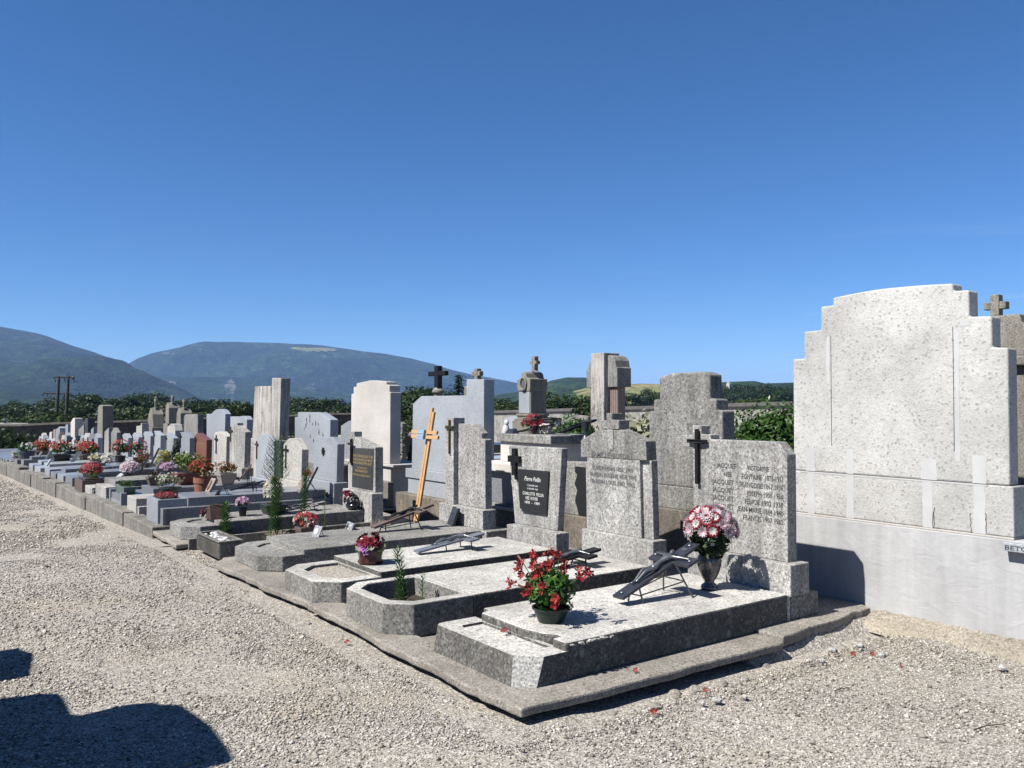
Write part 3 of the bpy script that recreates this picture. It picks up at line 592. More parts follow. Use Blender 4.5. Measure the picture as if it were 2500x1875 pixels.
m = MB().yz([(8.203, 1.436), (8.021, 1.439), (8.0195, .4625), (8.193, .4625), (8.194, 1.309), (8.202, 1.309)], 5.055, 5.205).build('column', M['terrazzo'], g4, bevel=.006)
flatcross(MB(), 5.037, 5.0545, 8.092, 1.03, 1.413, 1.33, .013, .016, .075).build('cross', M['bronze'], m)
# 5: dark panel with gold letters
g5 = thing('grave', 'grave whose sloping stone holds a dark panel with gold lettering and a thin double-bar cross', 'grave', (3.8, 10.1, .07), FRONT)
m = tray(MB(), 2.60, 3.0, 9.72, 10.52, .062, .215, .196, .17, .15); m.build('slab_front', M['slabdark'], g5, bevel=.006)
MB().box(2.985, 4.79, 9.722, 10.518, .062, .25).build('slab', M['slabdark'], g5, bevel=.008)
MB().box(2.6, 4.9, 9.55, 9.60, -.02, .115).build('edging', M['kerbconc'], g5, bevel=.006)
MB().box(4.793, 4.955, 9.514, 10.36, .04, .472).build('headstone_base', M['terrazzo'], g5, bevel=.006)
hs = MB().yz([(10.371, .4725), (10.367, 1.224), (10.209, 1.228), (10.208, 1.16), (9.605, 1.045), (9.60, .4725)], 4.885, 5.0).build('headstone', M['terrazzo'], g5, bevel=.006)
pl = MB().yz([(10.236, 1.012), (9.635, 1.027), (9.66, .50), (10.258, .50)], 4.878, 4.8845).build('panel', M['granite_dark'], hs)
lines([('FARCONNAIS JEAN 77-48', 10.222, 9.66, .90, .032), ('FARCONNAIS ELIE 80-52', 10.222, 9.672, .853, .032), ('FARCONNAIS EMMA 82-57', 10.222, 9.682, .808, .032), ('A LA MEMOIRE DE', 10.104, 9.824, .752, .022), ('FARCONNAIS ELIX', 10.16, 9.80, .706, .032), ('MORT POUR LA FRANCE 1894-1914', 10.225, 9.72, .655, .024)], 4.8765, M['gold'], pl)
m = MB().box(4.855, 4.875, 10.265, 10.28, .805, 1.129); m.box(4.855, 4.875, 10.23, 10.245, .78, 1.131); m.box(4.85, 4.854, 10.17, 10.34, 1.05, 1.078); m.build('cross', M['iron'], hs)

# further graves: outline of each stone (Y, Z), slab and front block
def shear_box(m, x0, x1, a, b, z0, z1, dy, mi=0):
    """box whose far end is displaced along the row by dy"""
    q = [(x0, a), (x1, a + dy), (x1, b + dy), (x0, b)]; return m.xy(q, z0, z1, mi)
def low(ol, zb): return [(y, zb if z < min(p[1] for p in ol) + .25 * (max(p[1] for p in ol) - min(p[1] for p in ol)) and z < .62 else z) for y, z in ol]
def grave(label, ol, sy, zt, mat, slabmat, front=None, th=.11, zbase=None, upper=None, group=FRONT, x0=2.66, name='grave', basemat=None, extra=None):
    yc = sum(p[0] for p in ol) / len(ol); lo = min(p[0] for p in ol); hi = max(p[0] for p in ol)
    g = thing(name, label, 'grave', (3.8, (sy[0] + sy[1]) / 2, lerp(BED, yc)), group)
    dy = (lo + hi) / 2 - (sy[0] + sy[1]) / 2
    zb = (zt + .02) if zbase is None else zbase
    zg = lerp(BED, yc) - .03
    m = MB(); shear_box(m, x0, 4.84, sy[0], sy[1], zg, zt, dy); m.build('slab', slabmat, g, bevel=.006)
    if upper:
        m = MB(); a, b, c, xx = upper; shear_box(m, xx, 4.80, a, b, zt + .001, c, dy * .9); m.build('raised_slab', slabmat, g, bevel=.006)
    MB().box(4.85, 5.06, lo - .07, hi + .05, zg, zb).build('headstone_base', basemat or mat, g, bevel=.005)
    hs = MB().yz(low(ol, zb + .001), 4.93, 4.93 + th).build('headstone', mat, g, bevel=.006)
    return g, hs
def mcross(hs, y0, y1, z0, z1, za, yl, yr, mat, x=4.915, w=.016):
    yc = (y0 + y1) / 2; m = MB().box(x, x + .012, yc - w, yc + w, z0, z1); m.box(x - .003, x + .012, yr, yc - w - .001, za - w, za + w); m.box(x - .003, x + .012, yc + w + .001, yl, za - w, za + w); return m.build('cross', mat, hs)
g6, hs = grave('polished blue grey granite grave with a clipped-corner stone bearing a dark leaf emblem', [(11.66, .53), (11.653, 1.004), (11.56, 1.115), (10.994, 1.128), (10.834, 1.035), (10.86, .53)], (10.93, 11.75), .30, M['granite'], M['granite_mid'], zbase=.505, upper=(11.0, 11.68, .41, 2.98))
m = MB(); ax, ay, az = 4.917, 11.30, .915
for k in range(7):
    t = R(-90 + 52 * k); L_ = .06 if k else .07
    c, s = math.cos(t), math.sin(t); p = lambda u, v: (ay + (u * c - v * s), az + (u * s + v * c))
    m.yz([p(0, 0), p(L_ * .5, .018), p(L_, 0), p(L_ * .5, -.018)], ax, 4.929)
m.build('leaf_emblem', M['iron'], hs)
m = MB(); m.box(2.63, 2.98, 11.05, 11.62, .06, .40); m.build('planter', M['granite'], g6, bevel=.005)
MB().box(2.645, 2.69, 10.86, 10.925, .06, .305).build('corner_post', M['granite_mid'], g6, bevel=.004)
g7, hs = grave('grave with a white terrazzo front block and a pale stone with a long black cross', [(12.854, .45), (12.848, .957), (12.617, 1.058), (12.347, 1.067), (12.097, .903), (12.12, .45)], (12.2, 12.88), .20, M['white_terrazzo'], M['white_terrazzo'], zbase=.42)
mcross(hs, 12.69, 12.76, .587, .945, .872, 12.80, 12.62, M['iron'])
MB().box(2.64, 3.0, 12.27, 12.82, .1, .305).build('front_block', M['white_terrazzo'], g7, bevel=.01)
g8, hs = grave('grave with a wavy-topped pale granite stone and a bronze cross, plants in front', [(14.115, .4), (14.098, .962), (14.044, 1.014), (13.902, 1.069), (13.778, 1.089), (13.621, 1.077), (13.484, 1.033), (13.348, .983), (13.255, 1.0), (13.26, .4)], (13.25, 14.15), .25, M['granite_pale'], M['granite_mid'], zbase=.36, upper=(13.3, 14.05, .325, 3.1))
mcross(hs, 14.03, 14.07, .66, .963, .905, 14.12, 13.98, M['bronze'])
m = MB(); m.box(2.64, 2.72, 13.22, 13.28, .1, .295); m.box(2.64, 2.72, 13.99, 14.06, .1, .295); m.box(2.65, 2.70, 13.285, 13.985, .1, .16); m.build('corner_post', M['granite'], g8, bevel=.004)
g9, hs = grave('grave with a shouldered speckled stone topped by a stub and a small bronze cross', [(15.515, .5), (15.496, 1.102), (15.434, 1.192), (15.247, 1.222), (15.248, 1.249), (15.084, 1.252), (15.083, 1.206), (14.664, 1.098), (14.70, .5)], (14.36, 15.3), .27, M['terrazzo'], M['mossy'], zbase=.47, upper=(14.45, 15.3, .37, 2.8))
mcross(hs, 15.40, 15.46, .90, 1.17, 1.10, 15.53, 15.33, M['bronze'])
MB().box(2.64, 2.95, 14.34, 15.13, .08, .292).build('front_block', M['terrazzo'], g9, bevel=.012)
g10, hs = grave('grave with a worn white arched stone and thin black cross beside red granite', [(16.475, .5), (16.451, 1.02), (16.372, 1.051), (16.018, 1.072), (15.686, .987), (15.72, .5)], (15.45, 16.12), .15, M['white_terrazzo'], M['mossy'], zbase=.45)
mcross(hs, 16.27, 16.31, .645, .995, .915, 16.37, 16.20, M['iron'], w=.02)
MB().box(2.645, 2.9, 15.51, 16.14, .06, .188).build('front_block', M['terrazzo'], g10, bevel=.01)
g11, hs = grave('dark red granite grave with a single-slope stone and gold writing', [(17.778, .4), (17.794, .905), (17.664, .977), (17.534, 1.001), (16.925, .882), (16.96, .4)], (16.2, 17.0), .20, M['red_granite'], M['brown_granite'], zbase=.36)
mcross(hs, 17.67, 17.72, .592, .92, .855, 17.79, 17.61, M['iron'], w=.03)
lines([('CLAIRE MARIE', 17.55, 17.1, .78, .035), ('1921  1994', 17.5, 17.15, .71, .035)], 4.9285, M['gold'], hs)
MB().box(2.60, 2.95, 16.15, 16.91, .03, .265).build('planter', M['brown_granite'], g11, bevel=.006)
far = [
 ('grave with a mid grey stone sloping to the right, behind the leafy red pot', [(18.835, .5), (18.858, .982), (18.483, .993), (18.314, .969), (18.117, .879), (18.133, .5)], (17.57, 18.35), .205, 'granite', 'granite_mid', True),
 ('grave with a pale steep-roofed stone beside the small clipped conifer', [(20.06, .5), (20.06, .9), (19.919, .937), (19.393, .837), (19.4, .5)], (18.6, 19.36), .17, 'granite_pale', 'granite', True),
 ('grave with a pale slanting stone and three short rows of lettering', [(21.17, .4), (21.151, .946), (21.009, .953), (20.509, .86), (20.55, .4)], (19.6, 20.3), .15, 'granite_pale', 'granite_mid', True),
 ('grave with a pale wave-topped stone and a slim black cross at its left edge', [(22.235, .4), (22.224, .844), (22.072, .909), (21.883, .914), (21.693, .869), (21.47, .818), (21.53, .4)], (20.45, 21.2), .178, 'granite_pale', 'granite', True),
 ('grave with a round-shouldered pale stone behind tall red flowers', [(23.425, .4), (23.422, .78), (23.231, .849), (23.065, .857), (22.898, .796), (22.718, .749), (22.754, .4)], (21.9, 22.9), .12, 'granite_pale', 'granite_pale', True),
 ('grave with a smaller round-shouldered pale stone left of the row of wavy stones', [(24.635, .4), (24.626, .734), (24.399, .796), (24.218, .802), (24.063, .741), (23.884, .692), (23.927, .4)], (23.2, 23.95), .115, 'granite_pale', 'granite_pale', True),
 ('grave with a dark pointed stone of weathered concrete', [(26.10, .3), (26.089, .763), (25.743, .918), (25.341, .794), (25.363, .3)], (25.05, 25.6), .13, 'mossy', 'granite_mid', False),
 ('grave with a light grey half-pointed stone between the dark pointed stone and the far end', [(27.05, .2), (27.019, .769), (26.428, .903), (26.415, .2)], (26.5, 27.1), .065, 'terrazzo', 'granite_mid', False)]
for lab, ol, sy, zt, m1, m2, cr in far:
    up = (sy[0] + .06, sy[1] - .05, zt + .075, 2.85) if m2 != 'granite' else None
    g_, hs = grave(lab, ol, sy, zt, M[m1], M[m2], zbase=lerp(BED, ol[0][0]) + .28, upper=up)
    if cr:
        hi = max(p[0] for p in ol); zz = ol[1][1]; mcross(hs, hi - .09, hi - .05, zz - .34, zz - .02, zz - .09, hi - .01, hi - .15, M['iron'], w=.014)
lines([('LOUIS', 21.0, 20.7, .80, .035), ('MARTHE', 21.02, 20.68, .74, .03), ('1988', 20.95, 20.75, .69, .03)], 4.927, M['whitepaint'], [o for o in bpy.data.objects if o.name.startswith('headstone') and o.parent and o.parent['label'].startswith('grave with a pale slanting')][0])
FAR = [[(28.6, .555), (28.405, .686), (28.044, .561)], [(29.6, .525), (29.321, .641), (29.036, .489)], [(30.35, .523), (30.161, .641), (29.863, .509)], [(31.07, .451), (30.9, .554), (30.661, .476)],
       [(32.031, .367), (31.82, .5), (31.494, .386)], [(32.75, .321), (32.483, .416), (32.282, .333)], [(33.889, .276), (33.495, .409), (33.169, .302)], [(34.3, .439), (34.074, .551), (33.87, .45)],
       [(35.069, .262), (34.909, .432), (34.64, .277)], [(35.75, .38), (35.441, .532), (35.167, .397)], [(36.75, .206), (36.515, .298), (36.192, .209)], [(37.559, .147), (37.33, .219), (37.053, .142)],
       [(39.088, .093), (38.842, .168), (38.525, .113)], [(39.85, .191), (39.577, .275), (39.266, .178)], [(40.4, .3), (40.09, .368), (39.817, .283)], [(41.24, .114), (40.981, .207), (40.698, .131)]]
for i, t in enumerate(FAR):
    zg = lerp(BED, t[0][0]); ol = [(t[0][0], zg + .2)] + t + [(t[2][0], zg + .2)]
    mt = {4: 'black', 6: 'black', 1: 'granite_mid', 9: 'brown_granite'}.get(i, ['granite_pale', 'granite', 'white_terrazzo'][i % 3])
    lab = 'small pale grey granite stone in the crowded far end of the front row'; grp = 'far stones of the front row'
    if i == 4: lab = 'polished black stone with gold letters in the far end of the front row'
    if i == 6: lab = 'polished black stone without gold letters in the far end of the front row'
    if i == 1: lab = 'darker grey stone with a white mark among the far pale stones'
    if i == 9: lab = 'reddish brown stone among the far pale stones'
    g_, hs = grave(lab, ol, (t[2][0], t[0][0]), zg + .12, M[mt], M['granite_mid'], zbase=zg + .2, th=.14, group=grp)
    if i == 4: lines([('MICHEL', 31.95, 31.6, .28, .06), ('1920', 31.9, 31.65, .16, .06)], 4.927, M['gold'], hs)
    if i == 1: lines([('JEAN', 29.45, 29.2, .4, .05)], 4.927, M['whitepaint'], hs)
# ---------------------------------------------------------------- back row: tall monuments that turn their backs
BACK = 'tall monuments of the back row'
wm = thing('monument', 'large white roughcast monument back with stepped shoulders on a stucco base', 'monument', (6.0, 3.3, 0), BACK)
m = MB().yz([(4.163, 1.06), (4.163, 1.962), (4.058, 1.96), (4.058, 2.177), (3.906, 2.18), (3.904, 2.364), (3.797, 2.367), (3.796, 2.424), (3.68, 2.436), (3.562, 2.444), (3.45, 2.449), (3.358, 2.450), (3.2, 2.447), (3.03, 2.440), (2.873, 2.430), (2.873, 2.378), (2.767, 2.373), (2.766, 2.19), (2.621, 2.183), (2.621, 1.974), (2.522, 1.966), (2.522, 1.06)], 5.882, 6.02)
body = m.build('body', M['roughcast'], wm, bevel=.012)
MB().box(5.876, 6.06, 2.497, 4.19, .724, 1.0575).build('lower_course', M['roughcast'], wm, bevel=.01)
MB().box(5.872, 6.08, 2.497, 4.20, .709, .7235).build('ledge', M['pale'], wm, bevel=.004)
m = MB(); m.box(5.868, 6.4, 1.2, 4.25, -.15, .7085); m.build('base', M['stucco'], wm, bevel=.006)
m = MB(); r = random.Random(4)
def patchstrip(y0, y1, z0, z1, x):
    L_ = [(y0 + r.uniform(-.004, .004), z0 + (z1 - z0) * i / 9) for i in range(10)]; Q_ = [(y1 + r.uniform(-.004, .004), z1 - (z1 - z0) * i / 9) for i in range(10)]
    m.yz(L_ + Q_, x, 5.885)
for y1, y0, za, zb in [(4.035, 3.97, .726, 1.055), (3.69, 3.63, .726, 1.056), (3.10, 3.03, .726, 1.055), (2.75, 2.675, .726, 1.054)]: patchstrip(y0, y1, za, zb, 5.8748)
for y1, y0, za, zb in [(4.05, 3.965, 1.062, 1.235), (3.69, 3.635, 1.062, 1.25), (3.11, 3.0, 1.062, 1.21), (2.755, 2.665, 1.062, 1.25), (3.856, 3.83, 1.75, 2.12), (2.868, 2.835, 1.2, 2.10)]: patchstrip(y0, y1, za, zb, 5.8808)
patchstrip(2.76, 2.83, 2.13, 2.165, 5.8806); patchstrip(2.66, 4.1, 1.047, 1.0565, 5.8742)
m.build('mortar_patch', M['patch'], wm)
m = MB(); m.box(5.8804, 5.8835, 3.815, 3.819, 1.27, 2.13); m.box(5.8804, 5.8835, 2.874, 2.878, 1.27, 2.13)
for y, z in [(3.018, .80), (2.768, .79), (2.668, .80), (3.025, .77)]:
    q = [(y, z - .06)]
    for i in range(6): q.append((y + r.uniform(-.006, .006), z - .04 + .022 * i))
    m.yz([(a + .002, b_) for a, b_ in q] + [(a - .0015, b_) for a, b_ in q[::-1]], 5.8735, 5.8745)
m.build('crack', M['ink'], wm)
sh = thing('shelf', 'blue grey granite shelf edge with carved letters at the right edge of the white monument', 'shelf', (5.9, 2.0, .66))
m = MB().box(5.80, 6.2, 1.2, 2.535, .645, .70).build('slab', M['granite_pale'], sh, bevel=.004)
text('BETONS', 5.7985, 2.52, 2.31, .657, .028, M['ink'], sh)

def mon(label, ol, mat, x0=5.9, th=.17, base=None, bmat=None, group=BACK, name='monument', cat='monument', bev=.008):
    yc = sum(p[0] for p in ol) / len(ol); lo, hi = min(p[0] for p in ol), max(p[0] for p in ol); zb = min(p[1] for p in ol)
    zg = lerp(BED, yc) - .03 if yc > 10.8 else -.03
    g = thing(name, label, cat, (x0 + th / 2, yc, max(zg, -.02)), group)
    hs = MB().yz(ol, x0, x0 + th).build('body', mat, g, bevel=bev)
    b = base or (.05, .05); MB().box(x0 - b[1], x0 + th + b[1] + .15, lo - b[0], hi + b[0], zg, zb - .001).build('base', bmat or mat, g, bevel=.01)
    return g, hs
# grey stepped concrete back (behind stones 1 and 2)
b6 = thing('monument', 'grey weathered concrete monument back with stepped sides, beside the dark green bush', 'monument', (6.0, 5.35, 0), BACK)
MB().yz([(5.806, .824), (5.806, 1.523), (5.744, 1.523), (5.744, 1.637), (5.667, 1.641), (5.666, 1.852), (5.515, 1.885), (5.259, 1.889), (5.136, 1.888), (5.046, 1.860), (5.046, 1.644), (4.974, 1.638), (4.974, 1.54), (4.906, 1.535), (4.906, .824)], 5.9, 6.07).build('body', M['mossy'], b6, bevel=.014)
MB().box(5.893, 6.1, 4.86, 5.83, .612, .8235).build('lower_course', M['mossy'], b6, bevel=.008)
MB().box(5.87, 6.25, 4.75, 5.95, -.03, .6115).build('base', M['brownbase'], b6, bevel=.012)
# broken block between stones 2 and 3
bb = thing('monument', 'low broken concrete monument back with a ragged black hole', 'monument', (6.0, 6.9, 0), BACK)
MB().yz([(7.20, .40), (7.20, .96), (6.62, .98), (6.62, .40)], 5.9, 6.05).build('body', M['mossy'], bb, bevel=.01)
MB().yz([(6.909, .924), (6.788, .923), (6.62, .92), (6.62, .402), (6.85, .402), (6.874, .478), (6.91, .554), (6.874, .668), (6.915, .737), (6.873, .835), (6.91, .864)], 5.8965, 5.8995).build('hole_shade', M['plaque'], bb)  # shade inside the broken hole, painted as a flat black patch
MB().box(5.88, 6.15, 6.5, 7.25, -.03, .399).build('base', M['brownbase'], bb, bevel=.012)
# raised family tomb
tb = thing('tomb', 'raised family tomb with a thick weathered slab and crosses lying on top', 'tomb', (6.3, 7.85, 0), BACK)
MB().box(5.895, 6.5, 7.328, 8.372, 1.14, 1.238).build('slab', M['mossy'], tb, bevel=.01)
MB().box(5.93, 6.46, 7.36, 8.34, .90, 1.139).build('body', M['pale'], tb, bevel=.006)
MB().box(5.72, 6.46, 7.1, 8.55, .80, .899).build('ledge', M['pale'], tb, bevel=.006)
MB().box(5.80, 6.46, 7.15, 8.5, .42, .799).build('lower_body', M['granite_mid'], tb, bevel=.006)
MB().box(5.70, 6.46, 7.1, 8.55, -.03, .419).build('base', M['slabdark'], tb, bevel=.006)
MB().box(5.66, 5.699, 7.2, 8.5, .37, .40).build('rail', M['pale'], tb)
# wide blue granite back
b4 = thing('monument', 'wide polished blue granite monument back with a raised block at its right end', 'monument', (6.0, 9.55, 0), BACK)
MB().yz([(10.47, .68), (10.439, 1.596), (10.21, 1.702), (9.055, 1.703), (9.051, 1.911), (8.654, 1.902), (8.66, .68)], 5.9, 6.06).build('body', M['granite_pale'], b4, bevel=.005)
MB().box(5.86, 6.1, 8.6, 10.58, .552, .6795).build('lower_course', M['granite_pale'], b4, bevel=.005)
MB().box(5.88, 6.1, 8.6, 10.54, .33, .5515).build('plinth', M['granite_pale'], b4, bevel=.005)
MB().box(5.80, 6.15, 8.5, 10.77, -.03, .329).build('base', M['brownbase'], b4, bevel=.015)
# pale stepped back
b3 = thing('monument', 'pale cream monument back with small stepped shoulders on a beige base', 'monument', (6.0, 11.8, .05), BACK)
MB().yz([(12.455, .70), (12.444, 1.752), (12.363, 1.755), (12.363, 1.863), (12.256, 1.866), (12.256, 1.919), (11.776, 1.958), (11.24, 1.922), (11.24, 1.88), (11.146, 1.868), (11.146, 1.768), (11.12, 1.765), (11.126, .70)], 5.9, 6.08).build('body', M['pale'], b3, bevel=.007)
MB().box(5.86, 6.5, 10.95, 12.6, .665, .6995).build('ledge', M['pale'], b3, bevel=.004)
MB().box(5.9, 6.4, 11.1, 12.55, .0, .6645).build('base', M['pale'], b3, bevel=.008)
MB().box(5.80, 5.8995, 11.0, 11.35, .0, .45).build('step', M['kerbconc'], b3, bevel=.01)
# others
mon('pale blue speckled granite monument back with one sloped shoulder and dark leaf marks', [(14.81, .55), (14.825, 1.352), (14.687, 1.356), (14.682, 1.441), (13.721, 1.444), (13.257, 1.326), (13.268, .55)], M['granite_pale'], th=.15, bmat=M['kerbconc'])
m = MB()
for y, z in [(14.12, 1.37), (14.12, 1.29), (14.27, 1.31), (14.25, 1.24), (14.36, 1.15), (14.0, 1.24), (13.86, 1.25), (13.75, 1.24), (13.72, 1.1), (14.1, 1.02), (14.3, 1.2), (13.95, .95), (13.55, 1.05)]:
    s = r.uniform(.5, 1.1); m.yz([(y, z + .05 * s), (y - .018 * s, z), (y, z - .05 * s), (y + .018 * s, z)], 5.896, 5.8995)
m.build('leaf_marks', M['slate'], [o for o in bpy.data.objects if o.name.startswith('monument') and 'leaf marks' in o.get('label', '')][0])
b1, hs = mon('tall streaked concrete monument back with a higher block at its right, near the tall weed', [(17.1, .89), (16.983, 1.95), (16.014, 1.941), (15.996, 2.1), (15.525, 2.085), (15.6, .89)], M['streaked'], th=.19, bmat=M['streaked'])
MB().box(5.897, 5.8995, 16.02, 16.03, .9, 1.94).build('groove', M['coping'], hs)
mon('pale granite monument back with a rounded bell top', [(20.264, .5), (20.279, 1.353), (19.931, 1.356), (19.80, 1.40), (19.65, 1.444), (19.5, 1.468), (19.32, 1.475), (19.17, 1.467), (19.077, 1.45), (18.95, 1.40), (18.88, 1.367), (18.93, .5)], M['granite_pale'], th=.13)
mon('dull grey square monument back beside the bell-topped one', [(22.232, .5), (22.214, 1.286), (22.045, 1.325), (21.006, 1.345), (20.977, .5)], M['mossy'], th=.14)
mon('light granite monument back with a low hump, half hidden by the streaked tall one', [(18.52, .5), (18.528, 1.313), (17.91, 1.321), (17.791, 1.335), (17.602, 1.333), (17.452, 1.265), (17.456, .5)], M['granite_pale'], th=.14)
FB = 'distant monuments of the back row'
mon('tall slim concrete stele with a rounded top in the distance', [(33.776, .1), (33.63, 1.2), (33.628, 1.421), (33.45, 1.52), (33.288, 1.55), (32.744, 1.517), (32.678, .1)], M['sandstone'], th=.35, group=FB)
mon('pale upright stele with one slanted corner, standing high in the far crowd', [(39.547, -.2), (39.496, .801), (38.956, .995), (38.505, .987), (38.452, -.2)], M['pale'], th=.3, group=FB)
mon('weathered stone with a notch at its right in the far crowd', [(37.581, -.1), (37.566, .554), (36.9, .68), (36.61, .737), (36.453, .828), (36.419, -.1)], M['mossy'], th=.2, group=FB)
mon('pale granite stone with a clipped corner behind the far small stones', [(43.683, -.3), (43.62, .402), (42.581, .555), (42.439, .5), (42.439, -.3)], M['granite_pale'], th=.3, group=FB)
mon('narrow pale granite slab standing upright in the far crowd', [(40.857, -.2), (40.837, .68), (40.25, .708), (40.269, -.2)], M['granite_pale'], th=.3, group=FB)
mon('pale granite stone behind the far row, next to the slim stele', [(34.986, 0), (34.913, .62), (34.416, .723), (34.424, 0)], M['granite'], th=.2, group=FB)
mon('dark bronze-brown stele in the far crowd', [(36.266, 0), (36.223, 1.005), (35.596, 1.042), (35.558, 0)], M['granite_dark'], th=.25, group=FB)
mon('white low stone with a thin upright at its right, behind the wavy stones', [(27.528, .2), (27.491, .907), (26.912, .942), (26.90, 1.009), (26.78, 1.011), (26.71, .2)], M['white_terrazzo'], th=.2, group=FB)
mon('narrow pink grey slab in the far crowd', [(44.364, -.3), (44.3, .385), (43.778, .415), (43.795, -.3)], M['pinkstone'], th=.25, group=FB)
mon('white stone with an open scrolled top behind the slanting stones', [(23.893, .3), (23.84, .976), (23.65, 1.01), (23.462, 1.06), (23.164, 1.05), (23.049, .887), (23.043, .3)], M['white_terrazzo'], th=.2, group=FB)
mon('farthest beige stone, leftmost of the crowd', [(45.69, -.35), (45.56, .194), (45.275, .248), (44.801, .251), (44.853, -.35)], M['pale'], th=.3, group=FB)
# steeple monuments with crosses on top
def steeple(label, x, yc, z0, zs, zc, ztop, wb, wt, mat, arch=True):
    g = thing('monument', label, 'monument', (x, yc, lerp(BED, yc)), 'steeple monuments with stone crosses')
    m = MB(); m.box(x - .05, x + .45, yc - wb - .06, yc + wb + .06, lerp(BED, yc) - .02, z0); m.build('base', mat, g, bevel=.02)
    ol = [(yc + wb, z0 + .001), (yc + wt, zs), (yc + wt * .6, zs + (zc - zs) * .45), (yc, zc), (yc - wt * .6, zs + (zc - zs) * .45), (yc - wt, zs), (yc - wb, z0 + .001)]
    b_ = MB().yz(ol, x, x + .4).build('shaft', mat, g, bevel=.02)
    m = MB(); h = ztop - zc; a = .035 + .02 * h
    m.box(x + .14, x + .24, yc - .13, yc + .13, zc - .05, zc + .02); m.box(x + .15, x + .23, yc - a, yc + a, zc + .0202, ztop); m.box(x + .148, x + .232, yc - h * .38, yc - a - .0005, zc + h * .62, zc + h * .62 + 2 * a); m.box(x + .148, x + .232, yc + a + .0005, yc + h * .38, zc + h * .62, zc + h * .62 + 2 * a)
    m.build('cross', mat, g, bevel=.012); return g
steeple('steeple-shaped monument with a stone cross and pointed arch, leftmost of three', 7.6, 33.15, .72, 1.2, 1.44, 1.815, .42, .30, M['sandstone'])
steeple('slender grey column monument with a stone cross, middle of three', 7.6, 30.78, .9, 1.45, 1.64, 1.87, .22, .20, M['sandstone'])
steeple('steeple-shaped monument with a stone cross and a white panel, rightmost of three', 7.6, 29.3, .9, 1.28, 1.45, 1.758, .25, .23, M['sandstone'])
# dark cross on a column, small stone cross
dc = thing('cross', 'tall dark metal cross on a slim column behind the wide blue granite monument', 'cross', (7.4, 12.3, .0))
m = MB(); m.tube((7.45, 12.31, 0), (7.45, 12.31, 1.78), .09, .07, 10); m.lathe([(.07, 0), (.105, .03), (.105, .06), (.06, .11)], (7.45, 12.31, 1.76)); m.build('column', M['sandstone'], dc)
m = MB(); m.box(7.40, 7.49, 12.24, 12.37, 1.85, 2.242); m.box(7.405, 7.485, 12.03, 12.2395, 2.07, 2.15); m.box(7.405, 7.485, 12.3705, 12.585, 2.07, 2.15); m.build('cross_piece', M['iron'], dc, bevel=.012)
sc = thing('cross', 'small stone cross with clover ends showing above the blue granite block', 'cross', (8.5, 12.74, 0))
MB().box(8.4, 8.75, 12.5, 12.98, -.1, 1.92).build('pedestal', M['sandstone'], sc, bevel=.02)
m = MB(); m.box(8.5, 8.6, 12.69, 12.79, 1.921, 2.238); m.box(8.503, 8.597, 12.62, 12.6895, 2.10, 2.19); m.box(8.503, 8.597, 12.7905, 12.89, 2.10, 2.19); m.lathe([(.04, 0), (.06, .02), (.06, .05), (.04, .07)], (8.55, 12.74, 2.11)); m.build('cross_piece', M['sandstone'], sc, bevel=.014)
# monument with a curved shoulder and a cross, right edge
gs = thing('monument', 'grey stone monument with a curved shoulder and plain cross behind the white one', 'monument', (7.4, 3.0, 0))
MB().yz([(3.9, 1.98), (3.9, 2.0), (3.62, 2.03), (3.55, 2.2), (3.4, 2.31), (3.0, 2.315), (2.98, 2.24), (2.90, 2.225), (2.82, 2.20), (2.78, 2.14), (2.765, 2.08), (2.70, 2.06), (2.70, 1.98)], 7.2, 7.45).build('pediment', M['sandstone'], gs, bevel=.012)
MB().box(7.13, 7.5, 2.64, 3.95, 1.90, 1.979).build('cornice', M['sandstone'], gs, bevel=.014)
MB().box(7.2, 7.46, 2.75, 3.85, -.02, 1.899).build('body', M['sandstone'], gs, bevel=.012)
m = MB(); m.box(7.28, 7.36, 3.187, 3.256, 2.3155, 2.497); m.box(7.283, 7.357, 3.135, 3.1865, 2.375, 2.437); m.box(7.283, 7.357, 3.2565, 3.309, 2.375, 2.437); m.build('cross', M['sandstone'], gs, bevel=.006)
# stele with medallion
st = thing('monument', 'tall grey stele with an oval portrait, wreath and flared cross on top', 'monument', (10.5, 13.65, -.02))
c = 13.63
MB().box(10.15, 10.85, c - .36, c + .36, -.1, 1.02).build('pedestal', M['sandstone'], st, bevel=.012)
MB().box(10.2, 10.8, c - .30, c + .30, 1.0205, 1.25).build('plinth', M['sandstone'], st, bevel=.012)
m = MB(); 
for z0, z1, s in [(1.2505, 1.30, .27), (1.3005, 1.345, .225), (1.3455, 1.39, .245)]: m.box(10.5 - s, 10.5 + s, c - s, c + s, z0, z1)
m.build('moulding', M['sandstone'], st, bevel=.01)
MB().box(10.3, 10.70, c - .20, c + .20, 1.3905, 1.85).build('shaft', M['sandstone'], st, bevel=.006)
MB().box(10.285, 10.2995, c - .175, c + .185, 1.40, 1.84).build('granite_panel', M['granite_pale'], st, bevel=.003)
m = MB(); m.yz([(c + .20, 1.8505), (c + .235, 1.95), (c + .235, 2.10), (c + .15, 2.10), (c + .12, 2.12), (c + .07, 2.21), (c, 2.25), (c - .07, 2.21), (c - .10, 2.12), (c - .15, 2.10), (c - .215, 2.10), (c - .215, 1.95), (c - .20, 1.8505)], 10.27, 10.72); m.build('head', M['sandstone'], st, bevel=.012)
m = MB(); m.path([(10.255, c + .10 * math.cos(t), 2.0 + .125 * math.sin(t)) for t in [i * math.pi / 10 for i in range(21)]], .026, n=6); m.build('wreath', M['sandstone'], st)
MB().yz([(c + .062 * math.cos(t), 2.0 + .085 * math.sin(t)) for t in [i * math.pi / 10 for i in range(20)]], 10.255, 10.269).build('portrait', M['photo'], st)
